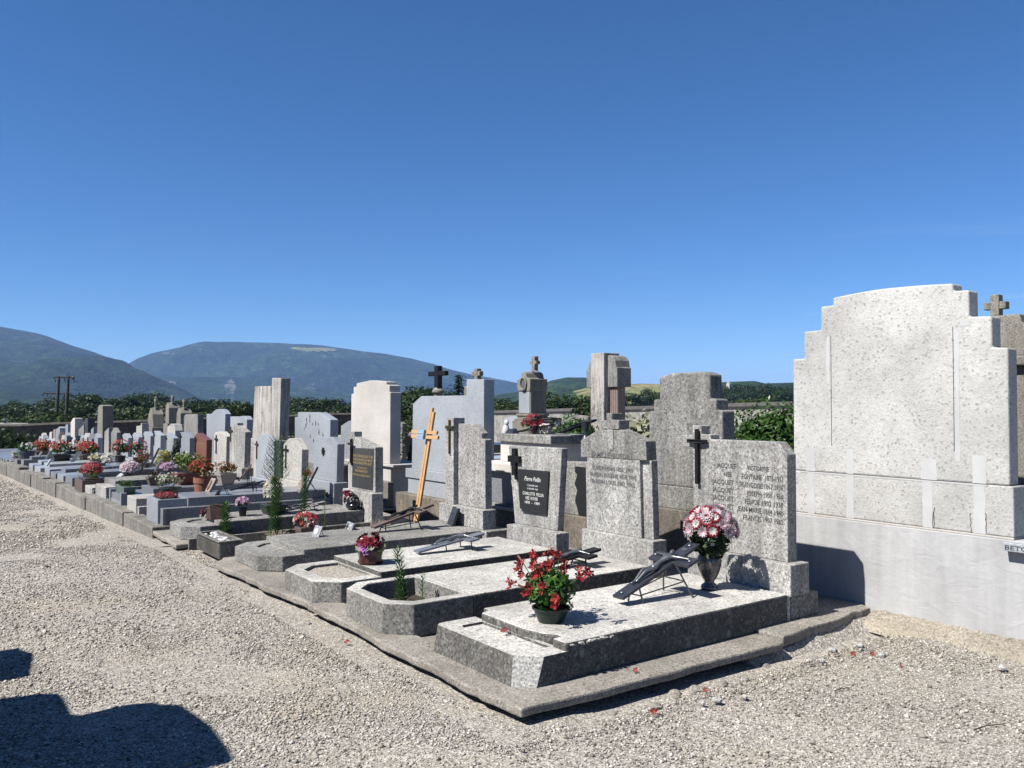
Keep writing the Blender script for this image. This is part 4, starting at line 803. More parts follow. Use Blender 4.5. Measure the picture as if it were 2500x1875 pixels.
m = MB(); k = c - .09
m.yz([(k + .075, 2.2505), (k + .045, 2.28), (k + .045, 2.395), (k + .10, 2.41), (k + .11, 2.40), (k + .11, 2.47), (k + .10, 2.46), (k + .05, 2.47), (k + .055, 2.56), (k - .055, 2.56), (k - .05, 2.47), (k - .10, 2.46), (k - .11, 2.47), (k - .11, 2.40), (k - .10, 2.41), (k - .045, 2.395), (k - .045, 2.28), (k - .075, 2.2505)], 10.44, 10.54); m.build('cross', M['sandstone'], st, bevel=.012)
# stele with fluted columns
sb = thing('monument', 'tall dark-streaked stele with rounded shoulders and fluted pilasters', 'monument', (9.7, 10.5, 0))
MB().box(9.35, 10.1, 10.05, 10.95, -.05, .45).build('base', M['sandstone'], sb, bevel=.015)
MB().box(9.38, 9.6, 10.78, 10.88, .4505, 1.25).build('side_block', M['sandstone'], sb, bevel=.015)
MB().yz([(10.652, .4505), (10.651, 2.365), (10.65, 2.447), (10.33, 2.443), (10.33, .4505)], 9.45, 9.8).build('shaft', M['streaked'], sb, bevel=.008)
MB().yz([(10.6525, 1.872), (10.862, 1.873), (10.861, 2.19), (10.825, 2.20), (10.80, 2.26), (10.76, 2.315), (10.70, 2.345), (10.6525, 2.355)], 9.53, 9.85).build('shoulder', M['mossy'], sb, bevel=.008)
MB().yz([(10.3295, 1.872), (10.3295, 2.40), (10.27, 2.40), (10.20, 2.37), (10.15, 2.31), (10.124, 2.20), (10.10, 2.19), (10.10, 1.872)], 9.53, 9.85).build('shoulder', M['mossy'], sb, bevel=.008)
for y0, y1 in [(10.66, 10.81), (10.14, 10.32)]:
    m = MB(); n = 4; wdt = (y1 - y0) / n
    ol = []
    for i in range(n): ol += [(9.57 + .018, y0 + wdt * i), (9.57, y0 + wdt * (i + .3)), (9.57, y0 + wdt * (i + .7))]
    ol += [(9.57 + .018, y1), (9.75, y1), (9.75, y0)]
    m.xy(ol, .4505, 1.871); m.build('pilaster', M['pinkstone'], sb)
# things in the middle of the cemetery
def midgrave(label, x, y0, y1, zt, mat, slope=.06, slab=True):
    g = thing('grave', label, 'grave', (x + .5, (y0 + y1) / 2, lerp(BED, y0) if y0 > 10.8 else -.02), 'graves in the middle of the cemetery'); zg = (lerp(BED, y0) if y0 > 10.8 else -.02) - .02
    MB().yz([(y1, zg), (y1, zt - slope), (y0 + (y1 - y0) * .55, zt), (y0, zt - slope * .4), (y0, zg)], x, x + .12).build('headstone', mat, g, bevel=.006)
    if slab: MB().box(x - 1.9, x - .01, y0 - .1, y1 + .1, zg, zg + .3).build('slab', mat, g, bevel=.006)
    return g
midgrave('pale granite stone with a thin cross, left of the tall stele with the portrait', 12, 16.0, 16.75, 1.29, M['granite_pale'])
midgrave('pinkish stone with a sloping top, right of the tall stele with the portrait', 11, 13.45, 14.03, 1.31, M['pinkstone'], .03)
midgrave('dark veined stone with a jagged left edge before the far wall', 18, 23.2, 24.4, 1.45, M['granite_dark'], .35)
midgrave('grey stone seen between the pale cream monument and the dark planter', 9.0, 16.4, 17.0, 1.2, M['mossy'], .1)
midgrave('low blue granite stone farther left, seen beside the speckled one', 8.0, 16.5, 17.4, 1.22, M['granite'], .12)
midgrave('low pale stone near the far wall, seen left of the portrait stele', 15, 21.6, 22.5, 1.1, M['white_terrazzo'], .1)
midgrave('plain grey slab stone near the wall by the ivy', 17, 19.3, 20.4, 1.25, M['mossy'], .1)
midgrave('low white stone near the wall behind the fluted stele', 20, 18.6, 20.0, 1.2, M['white_terrazzo'], .15)
midgrave('wide granite stone by the right wall', 16, 13.2, 14.6, 1.15, M['granite'], .12)
midgrave('grey stone at the right edge beyond the white monument', 9.5, 3.3, 4.3, 1.15, M['mossy'], .1)
# tall dark planter by the cream monument
dp = thing('planter', 'tall black planter with pale flowers between the cream and blue monuments', 'planter', (7.0, 12.2, .05))
m = MB().pts([(6.9, 12.05, .5), (7.15, 12.05, .5), (7.15, 12.35, .5), (6.9, 12.35, .5)], [(6.85, 11.98, 1.06), (7.2, 11.98, 1.06), (7.2, 12.4, 1.06), (6.85, 12.4, 1.06)]); m.box(6.85, 7.3, 11.9, 12.5, .03, .499); m.build('pot', M['black'], dp)
C_, N_ = shell(90, (7.02, 12.19, 1.07), (.18, .2, .08), 3, 0); V_, F_ = star(C_, N_, .04, 5, 1); npmesh('blooms', V_, F_, M['pinkpetal'], dp)

# ---------------------------------------------------------------- boundary walls
bw = thing('wall', 'long plastered boundary wall with dark coping and peeling streaks on the right', 'wall', (30, 20, -.5))
def wallrun(m, x0, x1, pts, zb):       # along Y with a falling top
    for (ya, za), (yb, zb_) in zip(pts, pts[1:]):
        m.add([(x0, ya, zb), (x1, ya, zb), (x1, yb, zb), (x0, yb, zb), (x0, ya, za), (x1, ya, za), (x1, yb, zb_), (x0, yb, zb_)], [(0, 1, 2, 3), (4, 7, 6, 5), (0, 4, 5, 1), (3, 2, 6, 7), (0, 3, 7, 4), (1, 5, 6, 2)])
    return m
top = [(-8, 2.05), (10, 1.92), (21, 1.74), (32, 1.47), (43, 1.20), (52, .98), (60.9, .78)]
wallrun(MB(), 30, 30.35, [(y, z - .22) for y, z in top], -2).build('masonry', M['wallplaster'], bw)
m = MB()
for (ya, za), (yb, zb) in zip(top, top[1:]):
    m.add([(29.88, ya, za - .219), (30.47, ya, za - .219), (30.47, yb, zb - .219), (29.88, yb, zb - .219), (29.90, ya, za - .05), (30.47, ya, za - .05), (30.47, yb, zb - .05), (29.90, yb, zb - .05)], [(0, 1, 2, 3), (4, 7, 6, 5), (0, 4, 5, 1), (3, 2, 6, 7), (0, 3, 7, 4), (1, 5, 6, 2)])
m.build('coping', M['coping'], bw, bevel=.02)
MB().yz([(34.9, -.3), (35.0, 1.05), (34.75, 1.1), (34.5, .9), (34.35, .2), (34.5, -.4)], 29.97, 29.999).build('bare_brick', M['terra'], bw)
ew = thing('wall', 'dark rubble end wall with a worn top at the far left of the cemetery', 'wall', (10, 61, -1.2))
m = MB(); r2 = random.Random(9); xs = [-6 + 1.2 * i for i in range(31)]
tp = lambda x: -.10 + .0247 * (x + 6) + r2.uniform(-.03, .03)
tops = [tp(x) for x in xs]
for (xa, xb), (za, zb) in zip(zip(xs, xs[1:]), zip(tops, tops[1:])):
    m.add([(xa, 61, -2.6), (xb, 61, -2.6), (xb, 61.5, -2.6), (xa, 61.5, -2.6), (xa, 61, za), (xb, 61, zb), (xb, 61.5, zb), (xa, 61.5, za)], [(0, 1, 2, 3), (4, 7, 6, 5), (0, 4, 5, 1), (3, 2, 6, 7), (0, 3, 7, 4), (1, 5, 6, 2)])
m.build('masonry', M['walldark'], ew)
m = MB()
for (xa, xb), (za, zb) in zip(zip(xs, xs[1:]), zip(tops, tops[1:])):
    m.add([(xa, 60.9, za + .001), (xb, 60.9, zb + .001), (xb, 61.6, zb + .001), (xa, 61.6, za + .001), (xa, 61.2, za + .12), (xb, 61.2, zb + .12), (xb, 61.3, zb + .12), (xa, 61.3, za + .12)], [(0, 1, 2, 3), (4, 7, 6, 5), (0, 4, 5, 1), (3, 2, 6, 7), (0, 3, 7, 4), (1, 5, 6, 2)])
m.build('worn_top', M['walldark'], ew)

# stones of the row across the path, just outside the frame, whose shadows fall on the gravel
def casters():
    k = 1 / math.tan(SUN_EL); Xp = -.55; ta = math.tan(SUN_AZ)
    def back(pts): return [(y - (x - Xp) * ta, (x - Xp) / k * 1 / math.cos(SUN_AZ)) for x, y in pts]
    a = back([(.47, 5.34), (.653, 5.315), (.732, 5.257), (.746, 5.202), (.751, 5.124), (.747, 4.846), (.79, 4.795), (.851, 4.789), (.949, 4.805), (1.033, 4.814), (1.134, 4.771), (1.15, 4.718), (1.23, 4.659), (1.245, 4.588), (1.273, 4.349), (1.278, 4.22), (1.271, 4.074), (1.26, 3.908), (1.245, 3.8), (1.226, 3.77), (1.175, 3.765)])
    b = back([(.45, 6.43), (.562, 6.421), (.654, 6.40), (.678, 6.321), (.722, 6.183), (.65, 5.679), (.582, 5.668), (.45, 5.70)])
    for ol, lab in ((a, 'broad stone with a rounded top across the path, outside the photo'), (b, 'smaller stone across the path beyond the broad one, outside the photo')):
        g = thing('headstone', lab, 'headstone', (Xp, sum(p[0] for p in ol) / len(ol), 0), 'stones across the path')
        MB().yz([(ol[0][0] + .0, -.02)] + ol + [(ol[-1][0], -.02)], Xp - .12, Xp).build('slab', M['terrazzo'], g)
    g = thing('headstone', 'far stone across the path whose shadow lies beside the tall kerb blocks', 'headstone', (-1.4, 19.8, -.25), 'stones across the path')
    MB().yz([(20.2, -.3), (20.2, 1.9), (19.8, 2.3), (19.3, 2.0), (19.3, -.3)], -.6, -.45).build('slab', M['terrazzo'], g)
casters()
# ---------------------------------------------------------------- crucifixes, vases, plaques
def figure_mesh(s=1.0):
    """small body of a crucified figure lying on its back: one skinned surface, along local +X (head end), z up"""
    bm = bmesh.new(); sk = bm.verts.layers.skin.verify()
    J = {'pel': (0, 0, .02, .020), 'wai': (.055, .003, .026, .017), 'che': (.11, 0, .030, .024), 'nec': (.145, 0, .030, .010), 'hea': (.175, .010, .034, .018), 'top': (.198, .014, .033, .012),
         'ls': (.132, .038, .028, .011), 'le': (.150, .095, .018, .008), 'lh': (.162, .150, .010, .007), 'rs': (.132, -.038, .028, .011), 're': (.150, -.095, .018, .008), 'rh': (.162, -.150, .010, .007),
         'lt': (-.03, .018, .022, .015), 'lk': (-.10, .024, .040, .012), 'lf': (-.205, .008, .012, .008), 'lto': (-.235, .006, .018, .007), 'rt': (-.03, -.018, .022, .015), 'rk': (-.10, -.012, .042, .012), 'rf': (-.205, -.006, .012, .008)}
    V = {}
    for k, (x, y, z, rr) in J.items():
        v = bm.verts.new((x * s, y * s, z * s)); v[sk].radius = (rr * s, rr * s); v[sk].use_root = (k == 'pel'); V[k] = v
    for a, b in [('pel', 'wai'), ('wai', 'che'), ('che', 'nec'), ('nec', 'hea'), ('hea', 'top'), ('che', 'ls'), ('ls', 'le'), ('le', 'lh'), ('che', 'rs'), ('rs', 're'), ('re', 'rh'), ('pel', 'lt'), ('lt', 'lk'), ('lk', 'lf'), ('lf', 'lto'), ('pel', 'rt'), ('rt', 'rk'), ('rk', 'rf')]: bm.edges.new((V[a], V[b]))
    me = bpy.data.meshes.new('figure'); bm.to_mesh(me); bm.free()
    o = bpy.data.objects.new('figure', me); COL.objects.link(o)
    o.modifiers.new('skin', 'SKIN'); sb_ = o.modifiers.new('sub', 'SUBSURF'); sb_.levels = 1; sb_.render_levels = 1
    dg = bpy.context.evaluated_depsgraph_get(); dg.update(); out = bpy.data.meshes.new_from_object(o.evaluated_get(dg)); bpy.data.objects.remove(o)
    out.polygons.foreach_set('use_smooth', [True] * len(out.polygons)); out.name = 'figure'; return out
def crucifix(label, foot, head, half, armpos, wv, th, mat, fmat, smat, stand='easel', group='crucifixes lying on the graves', studs=False, yaw=0, fig=True, legs=None):
    """cross that leans on a low stand; foot and head are points on its top face"""
    f, h = Vector(foot), Vector(head); L_ = (h - f).length; ux = (h - f).normalized(); uy = Vector((-ux.y, ux.x, 0)).normalized(); uz = ux.cross(uy)
    t = thing('crucifix', label, 'crucifix', (f.x, f.y, min(f.z, h.z) - .08), group)
    P = lambda a, b_, c_: f + ux * a + uy * b_ + uz * c_
    m = MB(); k = armpos * L_
    ol = [(0, -wv), (k - wv, -wv), (k - wv, -half), (k + wv, -half), (k + wv, -wv), (L_, -wv), (L_, wv), (k + wv, wv), (k + wv, half), (k - wv, half), (k - wv, wv), (0, wv)]
    m.pts([P(a, b_, -th) for a, b_ in ol], [P(a, b_, 0) for a, b_ in ol]); cr = m.build('cross', mat, t, bevel=.003)
    if studs:
        m = MB()
        for a, b_ in [(.045, 0), (k, half - .03), (k, -half + .03), (L_ - .05, 0)]: c_ = P(a, b_, .004); m.ball(c_, .014, .014, .008, 6)
        m.pts([P(L_ - .13 + dx, dy, .001) for dx, dy in ((0, -.022), (.03, -.03), (.045, .02), (.012, .03))], [P(L_ - .13 + dx, dy, .005) for dx, dy in ((0, -.022), (.03, -.03), (.045, .02), (.012, .03))])
        m.build('studs', M['pewter'], cr)
    if fig:
        s = min(half * 2 / .32, L_ * .62 / .43) * .92; me = FIG.copy(); o0 = loc_of(t); mt = Matrix((ux, uy, uz)).transposed()
        base = P(k - .155 * s, 0, .0)
        for v in me.vertices: v.co = mt @ (v.co * s) + base - o0
        link('figure', me, t, fmat)
    zg = stand; m = MB()
    if legs:
        for a, b_, gx, gy in legs: p = P(a, b_, -th); m.tube(p, (gx, gy, zg), .007, .006, 5)
        for i, j in ((0, 1), (2, 3)):
            pa = P(legs[i][0], legs[i][1], -th); pb = P(legs[j][0], legs[j][1], -th); qa = Vector((legs[i][2], legs[i][3], zg)); qb = Vector((legs[j][2], legs[j][3], zg)); m.tube(pa.lerp(qa, .5), pb.lerp(qb, .5), .005, .005, 5)
        for i, j in ((0, 2), (1, 3)):
            pa = P(legs[i][0], legs[i][1], -th); pb = P(legs[j][0], legs[j][1], -th); qa = Vector((legs[i][2], legs[i][3], zg)); qb = Vector((legs[j][2], legs[j][3], zg)); m.tube(pa.lerp(qa, .45), pb.lerp(qb, .5), .005, .005, 5)
    else:
        for a, b_ in ((.3, 0), (k, half * .6), (k, -half * .6)): p = P(a, b_, -th); m.tube(p, (p.x + .01, p.y, zg), .006, .005, 5)
    m.build('stand', smat, t); return t
FIG = figure_mesh()
crucifix('black stone crucifix with silver studs and figure on a wire easel, on the nearest slab', (3.80, 4.03, .345), (4.52, 4.01, .625), .19, .70, .052, .02, M['slate'], M['pewter'], M['steel'], .286, studs=True, legs=[(.16, .04, 3.94, 4.075), (.16, -.04, 3.97, 3.965), (.50, .06, 4.37, 4.165), (.50, -.06, 4.36, 3.885)])
crucifix('dark crucifix partly hidden behind the red flowers, on the slab with the planter', (4.05, 5.22, .325), (4.68, 5.2, .41), .17, .70, .05, .02, M['iron'], M['pewter'], M['iron'], .286, legs=[(.15, .04, 4.17, 5.27), (.15, -.04, 4.19, 5.17), (.45, .07, 4.47, 5.29), (.45, -.07, 4.48, 5.12)])
crucifix('flat speckled blue granite crucifix on thin pins, behind the ceramic rose planter', (3.68, 6.45, .312), (4.36, 6.43, .412), .165, .74, .05, .018, M['bluegranite'], M['pewter'], M['iron'], .278)
crucifix('large dark weathered crucifix on a tall iron stand, before the wooden cross', (4.0, 7.92, .325), (4.70, 7.90, .515), .17, .72, .05, .025, M['brownpot'], M['iron'], M['iron'], .258, legs=[(.13, .04, 4.11, 7.97), (.13, -.04, 4.13, 7.87), (.47, .07, 4.49, 7.98), (.47, -.07, 4.51, 7.78)])
crucifix('pale cast crucifix resting on a short stand, behind the potted lilies', (3.80, 10.11, .265), (4.42, 10.08, .355), .14, .72, .04, .02, M['mossy'], M['mossy'], M['iron'], .251)
crucifix('black crucifix with short legs on the polished blue granite slab', (3.60, 11.30, .45), (4.05, 11.28, .55), .10, .72, .03, .018, M['iron'], M['iron'], M['iron'], .411)
crucifix('pinkish stone cross propped upright at an angle on the wavy-topped grave', (4.45, 13.55, .36), (4.62, 13.45, .62), .10, .68, .03, .02, M['pinkstone'], M['pinkstone'], M['iron'], .326, fig=False)
crucifix('thin dark crucifix on a wire stand lying along the tomb top', (6.05, 8.14, 1.27), (6.15, 7.62, 1.36), .07, .6, .025, .02, M['iron'], M['iron'], M['iron'], 1.24)
crucifix('black crucifix propped on legs at the right of the tomb top', (6.1, 7.38, 1.285), (6.55, 7.31, 1.42), .10, .6, .03, .025, M['iron'], M['iron'], M['iron'], 1.24)
# wooden cross
wc = thing('wooden_cross', 'fresh varnished wooden cross of doubled slats with a blue plate, leaning back', 'wooden cross', (4.91, 8.62, .02))
m = MB()
def slat(m, y0, y1, z0, z1, dx):
    xa = lambda z: 4.90 + (z - .2) * .155 + dx
    m.add([(xa(z) + d, y - (z - .2) * .035, z) for z in (z0, z1) for y in (y0, y1) for d in (0, .028)], [(0, 1, 3, 2), (4, 6, 7, 5), (0, 4, 5, 1), (2, 3, 7, 6), (0, 2, 6, 4), (1, 5, 7, 3)])
k = len(m.v); slat(m, 8.622, 8.665, .02, 1.55, 0); slat(m, 8.572, 8.615, .02, 1.50, 0)
m.build('upright', M['wood'], wc, bevel=.003)
m = MB(); slat(m, 8.395, 8.985, 1.240, 1.280, -.031); slat(m, 8.355, 8.97, 1.185, 1.225, -.031); m.build('crossbar', M['wood'], wc, bevel=.003)
m = MB(); slat(m, 8.63, 8.78, 1.178, 1.288, -.062); pl = m.build('plate', M['skyplate'], wc)
for i, (s_, a, b_) in enumerate([('MICHEL', 8.73, 8.61), ('1938 - 2022', 8.735, 8.60)]): text(s_, 4.99 - .004 + .0 , a, b_, 1.25 - i * .035, .014, M['whitepaint'], pl).location.x += .0
# vase with chrysanthemums
vs = thing('vase', 'speckled dark granite urn vase standing before the inscribed stone', 'vase', (4.66, 4.0, .286))
MB().lathe([(.058, 0), (.062, .012), (.055, .03), (.036, .045), (.034, .058), (.05, .08), (.072, .13), (.084, .175), (.086, .205), (.078, .232), (.066, .248), (.062, .255), (.070, .265), (.058, .266), (.05, .24)], (4.66, 4.0, .286), 28).build('body', M['vase'], vs, smooth=True)
bq = thing('bouquet', 'round bouquet of pink and white chrysanthemums with crimson rings in the granite vase', 'bouquet', (4.66, 4.0, .53))
bc = (4.64, 3.97, .72)
C_, N_ = shell(44, bc, (.17, .18, .16), 41, -.15, .85); V_, F_ = join([star(C_, N_, .048, 13, 2, .36, .3), star(C_, N_, .033, 11, 3, .38, .65)]); npmesh('chrysanthemums', V_, F_, M['pinkpetal'], bq)
m = MB()
g = np.random.default_rng(8); dirs = [(-.85, .25, .55), (-.8, -.45, .5), (-.55, -.62, .62), (-.35, .55, .8), (-.75, .70, .15), (-.5, -.15, .88), (-.75, -.68, .05), (-.95, -.05, .3)]
for d in dirs:
    d = Vector(d).normalized(); c_ = Vector(bc) + Vector((d.x * .165, d.y * .185, d.z * .16)); a = d.orthogonal().normalized(); b_ = d.cross(a)
    m.path([c_ + (a * math.cos(t) + b_ * math.sin(t)) * .036 for t in [i * math.pi / 7 for i in range(15)]], .011, n=6)
m.build('crimson_rings', M['crimson'], bq)
Cs = np.array([Vector(bc) + Vector((Vector(d).normalized().x * .162, Vector(d).normalized().y * .18, Vector(d).normalized().z * .155)) for d in dirs]); V_, F_ = star(Cs, np.array(dirs), .033, 9, 4, .5, .4); npmesh('white_hearts', V_, F_, M['whitepetal'], bq)
C_, N_ = shell(60, (4.65, 3.98, .70), (.18, .19, .16), 44, -.6, .8); V_, F_ = star(C_, N_, .018, 5, 5, .6); npmesh('small_flowers', V_, F_, M['whitepetal'], bq)
C_, N_ = shell(420, (4.65, 3.985, .62), (.13, .14, .12), 45, -.9, .5); V_, F_ = leaves(C_, N_, .06, .03, 6); npmesh('foliage', V_, F_, M['darkleaf'], bq)
m = MB()
for i in range(14): a = i * .45; m.tube((4.66 + .02 * math.cos(a), 4.0 + .02 * math.sin(a), .53), (4.65 + .1 * math.cos(a), 3.98 + .11 * math.sin(a), .70), .003, .002, 4)
m.build('stems', M['stem'], bq)
# plaques
def tilted(name, label, cat, base, w, h, th, yawdeg, tilt, mat, group=None, wave=False, bev=.004):
    """plaque leaning back: base centre, width, height; faces -X turned by yaw"""
    t = thing(name, label, cat, base, group); t.rotation_euler = (0, 0, R(yawdeg))
    if wave: ol = [(w / 2, 0), (w / 2, h * .96), (w / 4, h), (0, h * .96), (-w / 4, h * .93), (-w / 2, h), (-w / 2, 0)]
    else: ol = [(w / 2, 0), (w / 2, h), (-w / 2, h), (-w / 2, 0)]
    s, c_ = math.sin(R(tilt)), math.cos(R(tilt)); m = MB()
    a = [(z * s, y, z * c_) for y, z in ol]; b_ = [(z * s + th * c_, y, z * c_ - th * s + .0) for y, z in ol]
    m.pts(a, b_); t.location = (0, 0, 0); o = m.build('tablet', mat, t, bevel=bev); t.location = base
    o['_t'] = 1; del o['_t']; return t, o, (s, c_)
def onplaque(t, m, name, mat): loc = t.location.copy(); t.location = (0, 0, 0); o = m.build(name, mat, t); t.location = loc; return o
def plq_disc(sc_, y, z, ry, rz, th=.004, n=18):
    s, c_ = sc_; P = [(y + ry * math.cos(2 * math.pi * i / n), z + rz * math.sin(2 * math.pi * i / n)) for i in range(n)]
    return MB().pts([(q * s - .001 * c_, p, q * c_ + .001 * s) for p, q in P], [(q * s - (.001 + th) * c_, p, q * c_ + (.001 + th) * s) for p, q in P])
t, o, sc_ = tilted('plaque', 'dark slate plaque with a cut flower spray and wavy top edge, leaning on the base', 'plaque', (4.93, 7.91, .259), .23, .21, .03, -18, 20, M['slate'], 'memorial plaques', True)
m = MB(); s, c_ = sc_
for k in range(9):
    a = R(40 * k + 10); L_ = .035; cy, cz = .055 - .008 * k, .15 - .012 * k
    P = [(cy, cz), (cy + L_ * .5 * math.cos(a) - .006 * math.sin(a), cz + L_ * .5 * math.sin(a) + .006 * math.cos(a)), (cy + L_ * math.cos(a), cz + L_ * math.sin(a)), (cy + L_ * .5 * math.cos(a) + .006 * math.sin(a), cz + L_ * .5 * math.sin(a) - .006 * math.cos(a))]
    m.pts([(q * s - .001 * c_, p, q * c_ + .001 * s) for p, q in P], [(q * s - .004 * c_, p, q * c_ + .004 * s) for p, q in P])
onplaque(t, m, 'flower_relief', M['pewter'])
t, o, sc_ = tilted('plaque', 'small easel plaque with an oval photo, alone on the dark slab behind the rose planter', 'plaque', (3.40, 8.0, .258), .10, .13, .012, 25, 30, M['granite_mid'], 'memorial plaques', True)
onplaque(t, plq_disc(sc_, .005, .06, .026, .034), 'portrait', M['porcelain']); m = MB().tube((.06, .02, .09), (.10, .03, .0), .003); m.tube((.06, -.02, .09), (.10, -.03, .0), .003); onplaque(t, m, 'prop', M['iron'])
t, o, sc_ = tilted('plaque', 'speckled granite plaque with an oval portrait and small bronze cross at the slab edge', 'plaque', (3.88, 8.30, .20), .21, .14, .02, -8, 22, M['granite'], 'memorial plaques')
onplaque(t, plq_disc(sc_, -.05, .085, .028, .036), 'portrait', M['porcelain']); onplaque(t, plq_disc(sc_, -.05, .083, .012, .02, .006), 'portrait_photo', M['photo'])
s, c_ = sc_; m = MB()
for P in ([(.06, .02), (.048, .02), (.04, .12), (.052, .12)], [(.085, .078), (.085, .09), (.015, .095), (.015, .083)]): m.pts([(q * s - .001 * c_, p, q * c_ + .001 * s) for p, q in P], [(q * s - .008 * c_, p, q * c_ + .008 * s) for p, q in P])
onplaque(t, m, 'cross', M['bronze'])
t, o, sc_ = tilted('plaque', 'pink sandstone plaque with carved praying hands relief on the blue granite slab', 'plaque', (3.38, 11.58, .412), .15, .20, .04, 5, 28, M['pinkstone'], 'memorial plaques')
s, c_ = sc_; m = MB()
for P in ([(.02, .03), (.0, .025), (-.02, .06), (-.005, .16), (.012, .165), (.01, .09)], [(.045, .05), (.02, .045), (.0, .07), (.03, .075)]): m.pts([(q * s - .001 * c_, p, q * c_ + .001 * s) for p, q in P], [(q * s - .012 * c_, p, q * c_ + .012 * s) for p, q in P])
onplaque(t, m, 'relief', M['brownpot'])
t, o, sc_ = tilted('plaque', 'dark book-shaped plaque propped by wire legs, right of the pink one', 'plaque', (3.37, 11.14, .412), .14, .17, .02, -35, 38, M['slate'], 'memorial plaques', True)
m = MB().tube((.10, .03, .12), (.16, .035, 0), .004); m.tube((.10, -.03, .12), (.16, -.035, 0), .004); onplaque(t, m, 'prop', M['iron'])
t, o, sc_ = tilted('plaque', 'tall brown plaque leaning left beside a black one on the blue granite slab', 'plaque', (4.45, 11.02, .412), .11, .30, .02, 10, 24, M['pinkstone'], 'memorial plaques')
t, o, sc_ = tilted('plaque', 'tall black plaque with a bouquet beside the striped marble one', 'plaque', (4.50, 10.92, .412), .12, .36, .02, -20, 26, M['iron'], 'memorial plaques')
C_, N_ = shell(70, (.02, -.10, .24), (.05, .05, .06), 61, -.9, .4); V_, F_ = star(C_, N_, .022, 5, 1); o = npmesh('bouquet', V_, F_, M['redpetal'], t, world=False)
t, o, sc_ = tilted('plaque', 'striped grey marble plaque on a wire prop at the right of the granite slab', 'plaque', (4.36, 10.80, .412), .15, .25, .025, -30, 30, M['streaked'], 'memorial plaques')
m = MB().tube((.12, 0, .17), (.24, 0, 0), .006); onplaque(t, m, 'prop', M['iron'])
t, o, sc_ = tilted('plaque', 'white open book plaque with writing on a brown slab', 'plaque', (3.06, 15.9, .27), .24, .17, .03, 0, 50, M['porcelain'], 'memorial plaques', True)
m = MB(); m.box(-.02, .16, -.13, .13, 0, .03); onplaque(t, m, 'stand', M['granite_mid'])
s, c_ = sc_; m = MB()
for k in range(5):
    z = .14 - .022 * k; m.pts([(q * s - .001 * c_, p, q * c_ + .001 * s) for p, q in ((.09, z), (-.09, z), (-.09, z - .006), (.09, z - .006))], [(q * s - .002 * c_, p, q * c_ + .002 * s) for p, q in ((.09, z), (-.09, z), (-.09, z - .006), (.09, z - .006))])
onplaque(t, m, 'writing', M['faint'])
t, o, sc_ = tilted('plaque', 'dark engraved plaque with a pale branch, on the far grey slab beside red flowers', 'plaque', (3.32, 22.0, .26), .30, .26, .05, -25, 35, M['granite_mid'], 'memorial plaques', True)
t, o, sc_ = tilted('plaque', 'small pale plaque standing on the far granite front block', 'plaque', (2.75, 21.7, .19), .16, .17, .03, 0, 30, M['granite_pale'], 'memorial plaques')
onplaque(t, plq_disc(sc_, 0, .09, .05, .05), 'portrait', M['porcelain'])
for lab, p, w_, h_, mt in [('tall dark plaque leaning on the wave-topped far stone', (4.55, 19.9, .20), .22, .45, 'granite_dark'), ('thin black plaque edge-on before the far slanting stone', (3.9, 17.9, .21), .2, .42, 'slate'), ('blue grey plaque leaning right behind the thin black one', (4.1, 17.6, .21), .25, .32, 'granite'), ('white plaque among the farthest pots', (3.0, 25.3, .14), .12, .2, 'porcelain'), ('grey plaque leaning among the farthest pots', (3.1, 24.6, .14), .22, .3, 'granite')]:
    tilted('plaque', lab, 'plaque', p, w_, h_, .03, -20, 25, M[mt], 'memorial plaques')
t, o, sc_ = tilted('plaque', 'black plaque with yellow lettering standing on the tomb', 'plaque', (6.2, 7.70, 1.239), .19, .17, .015, -25, 35, M['plaque'], 'memorial plaques')
s, c_ = sc_; m = MB()
for y0, y1, z in [(.025, -.03, .135), (.085, -.07, .095), (.03, -.03, .055)]: m.pts([(q * s - .001 * c_, p, q * c_ + .001 * s) for p, q in ((y0, z), (y1, z), (y1, z - .018), (y0, z - .018))], [(q * s - .002 * c_, p, q * c_ + .002 * s) for p, q in ((y0, z), (y1, z), (y1, z - .018), (y0, z - .018))])
onplaque(t, m, 'lettering', M['yellowleaf'])
bk = thing('book_sculpture', 'small dark open book sculpture at the left of the tomb top', 'sculpture', (6.0, 8.22, 1.239)); MB().add([(5.95, 8.28, 1.239), (6.05, 8.28, 1.239), (6.05, 8.12, 1.239), (5.95, 8.12, 1.239), (5.98, 8.25, 1.29), (6.04, 8.2, 1.30), (6.04, 8.16, 1.295), (5.98, 8.15, 1.28)], [(0, 1, 2, 3), (4, 7, 6, 5), (0, 4, 5, 1), (2, 6, 7, 3), (1, 5, 6, 2), (0, 3, 7, 4)]).build('pages', M['slate'], bk)
an = thing('figurine', 'white stone figurine lying on the tomb top', 'figurine', (6.3, 7.92, 1.239)); m = MB().ball((6.3, 7.95, 1.31), .05, .09, .05, 8); m.ball((6.29, 7.86, 1.32), .035, .04, .04, 8); m.box(6.25, 6.36, 7.82, 8.02, 1.24, 1.275); m.build('body', M['pale'], an, smooth=False)
wf = thing('figurine', 'white dove-like ornament at the left edge of the tomb', 'figurine', (6.1, 8.47, .9)); m = MB().ball((6.1, 8.46, 1.24), .05, .05, .11, 8); m.ball((6.1, 8.45, 1.36), .03, .035, .04, 8); m.tube((6.1, 8.46, .9), (6.1, 8.46, 1.15), .03, .02); m.build('body', M['porcelain'], wf, smooth=True)
gvz = thing('vase', 'small grey flared stone vase on the right of the tomb', 'vase', (6.3, 7.19, 1.0)); MB().lathe([(.05, 0), (.05, .2), (.03, .24), (.03, .28), (.05, .36), (.062, .40), (.05, .4)], (6.3, 7.19, 1.0)).build('body', M['slate'], gvz)
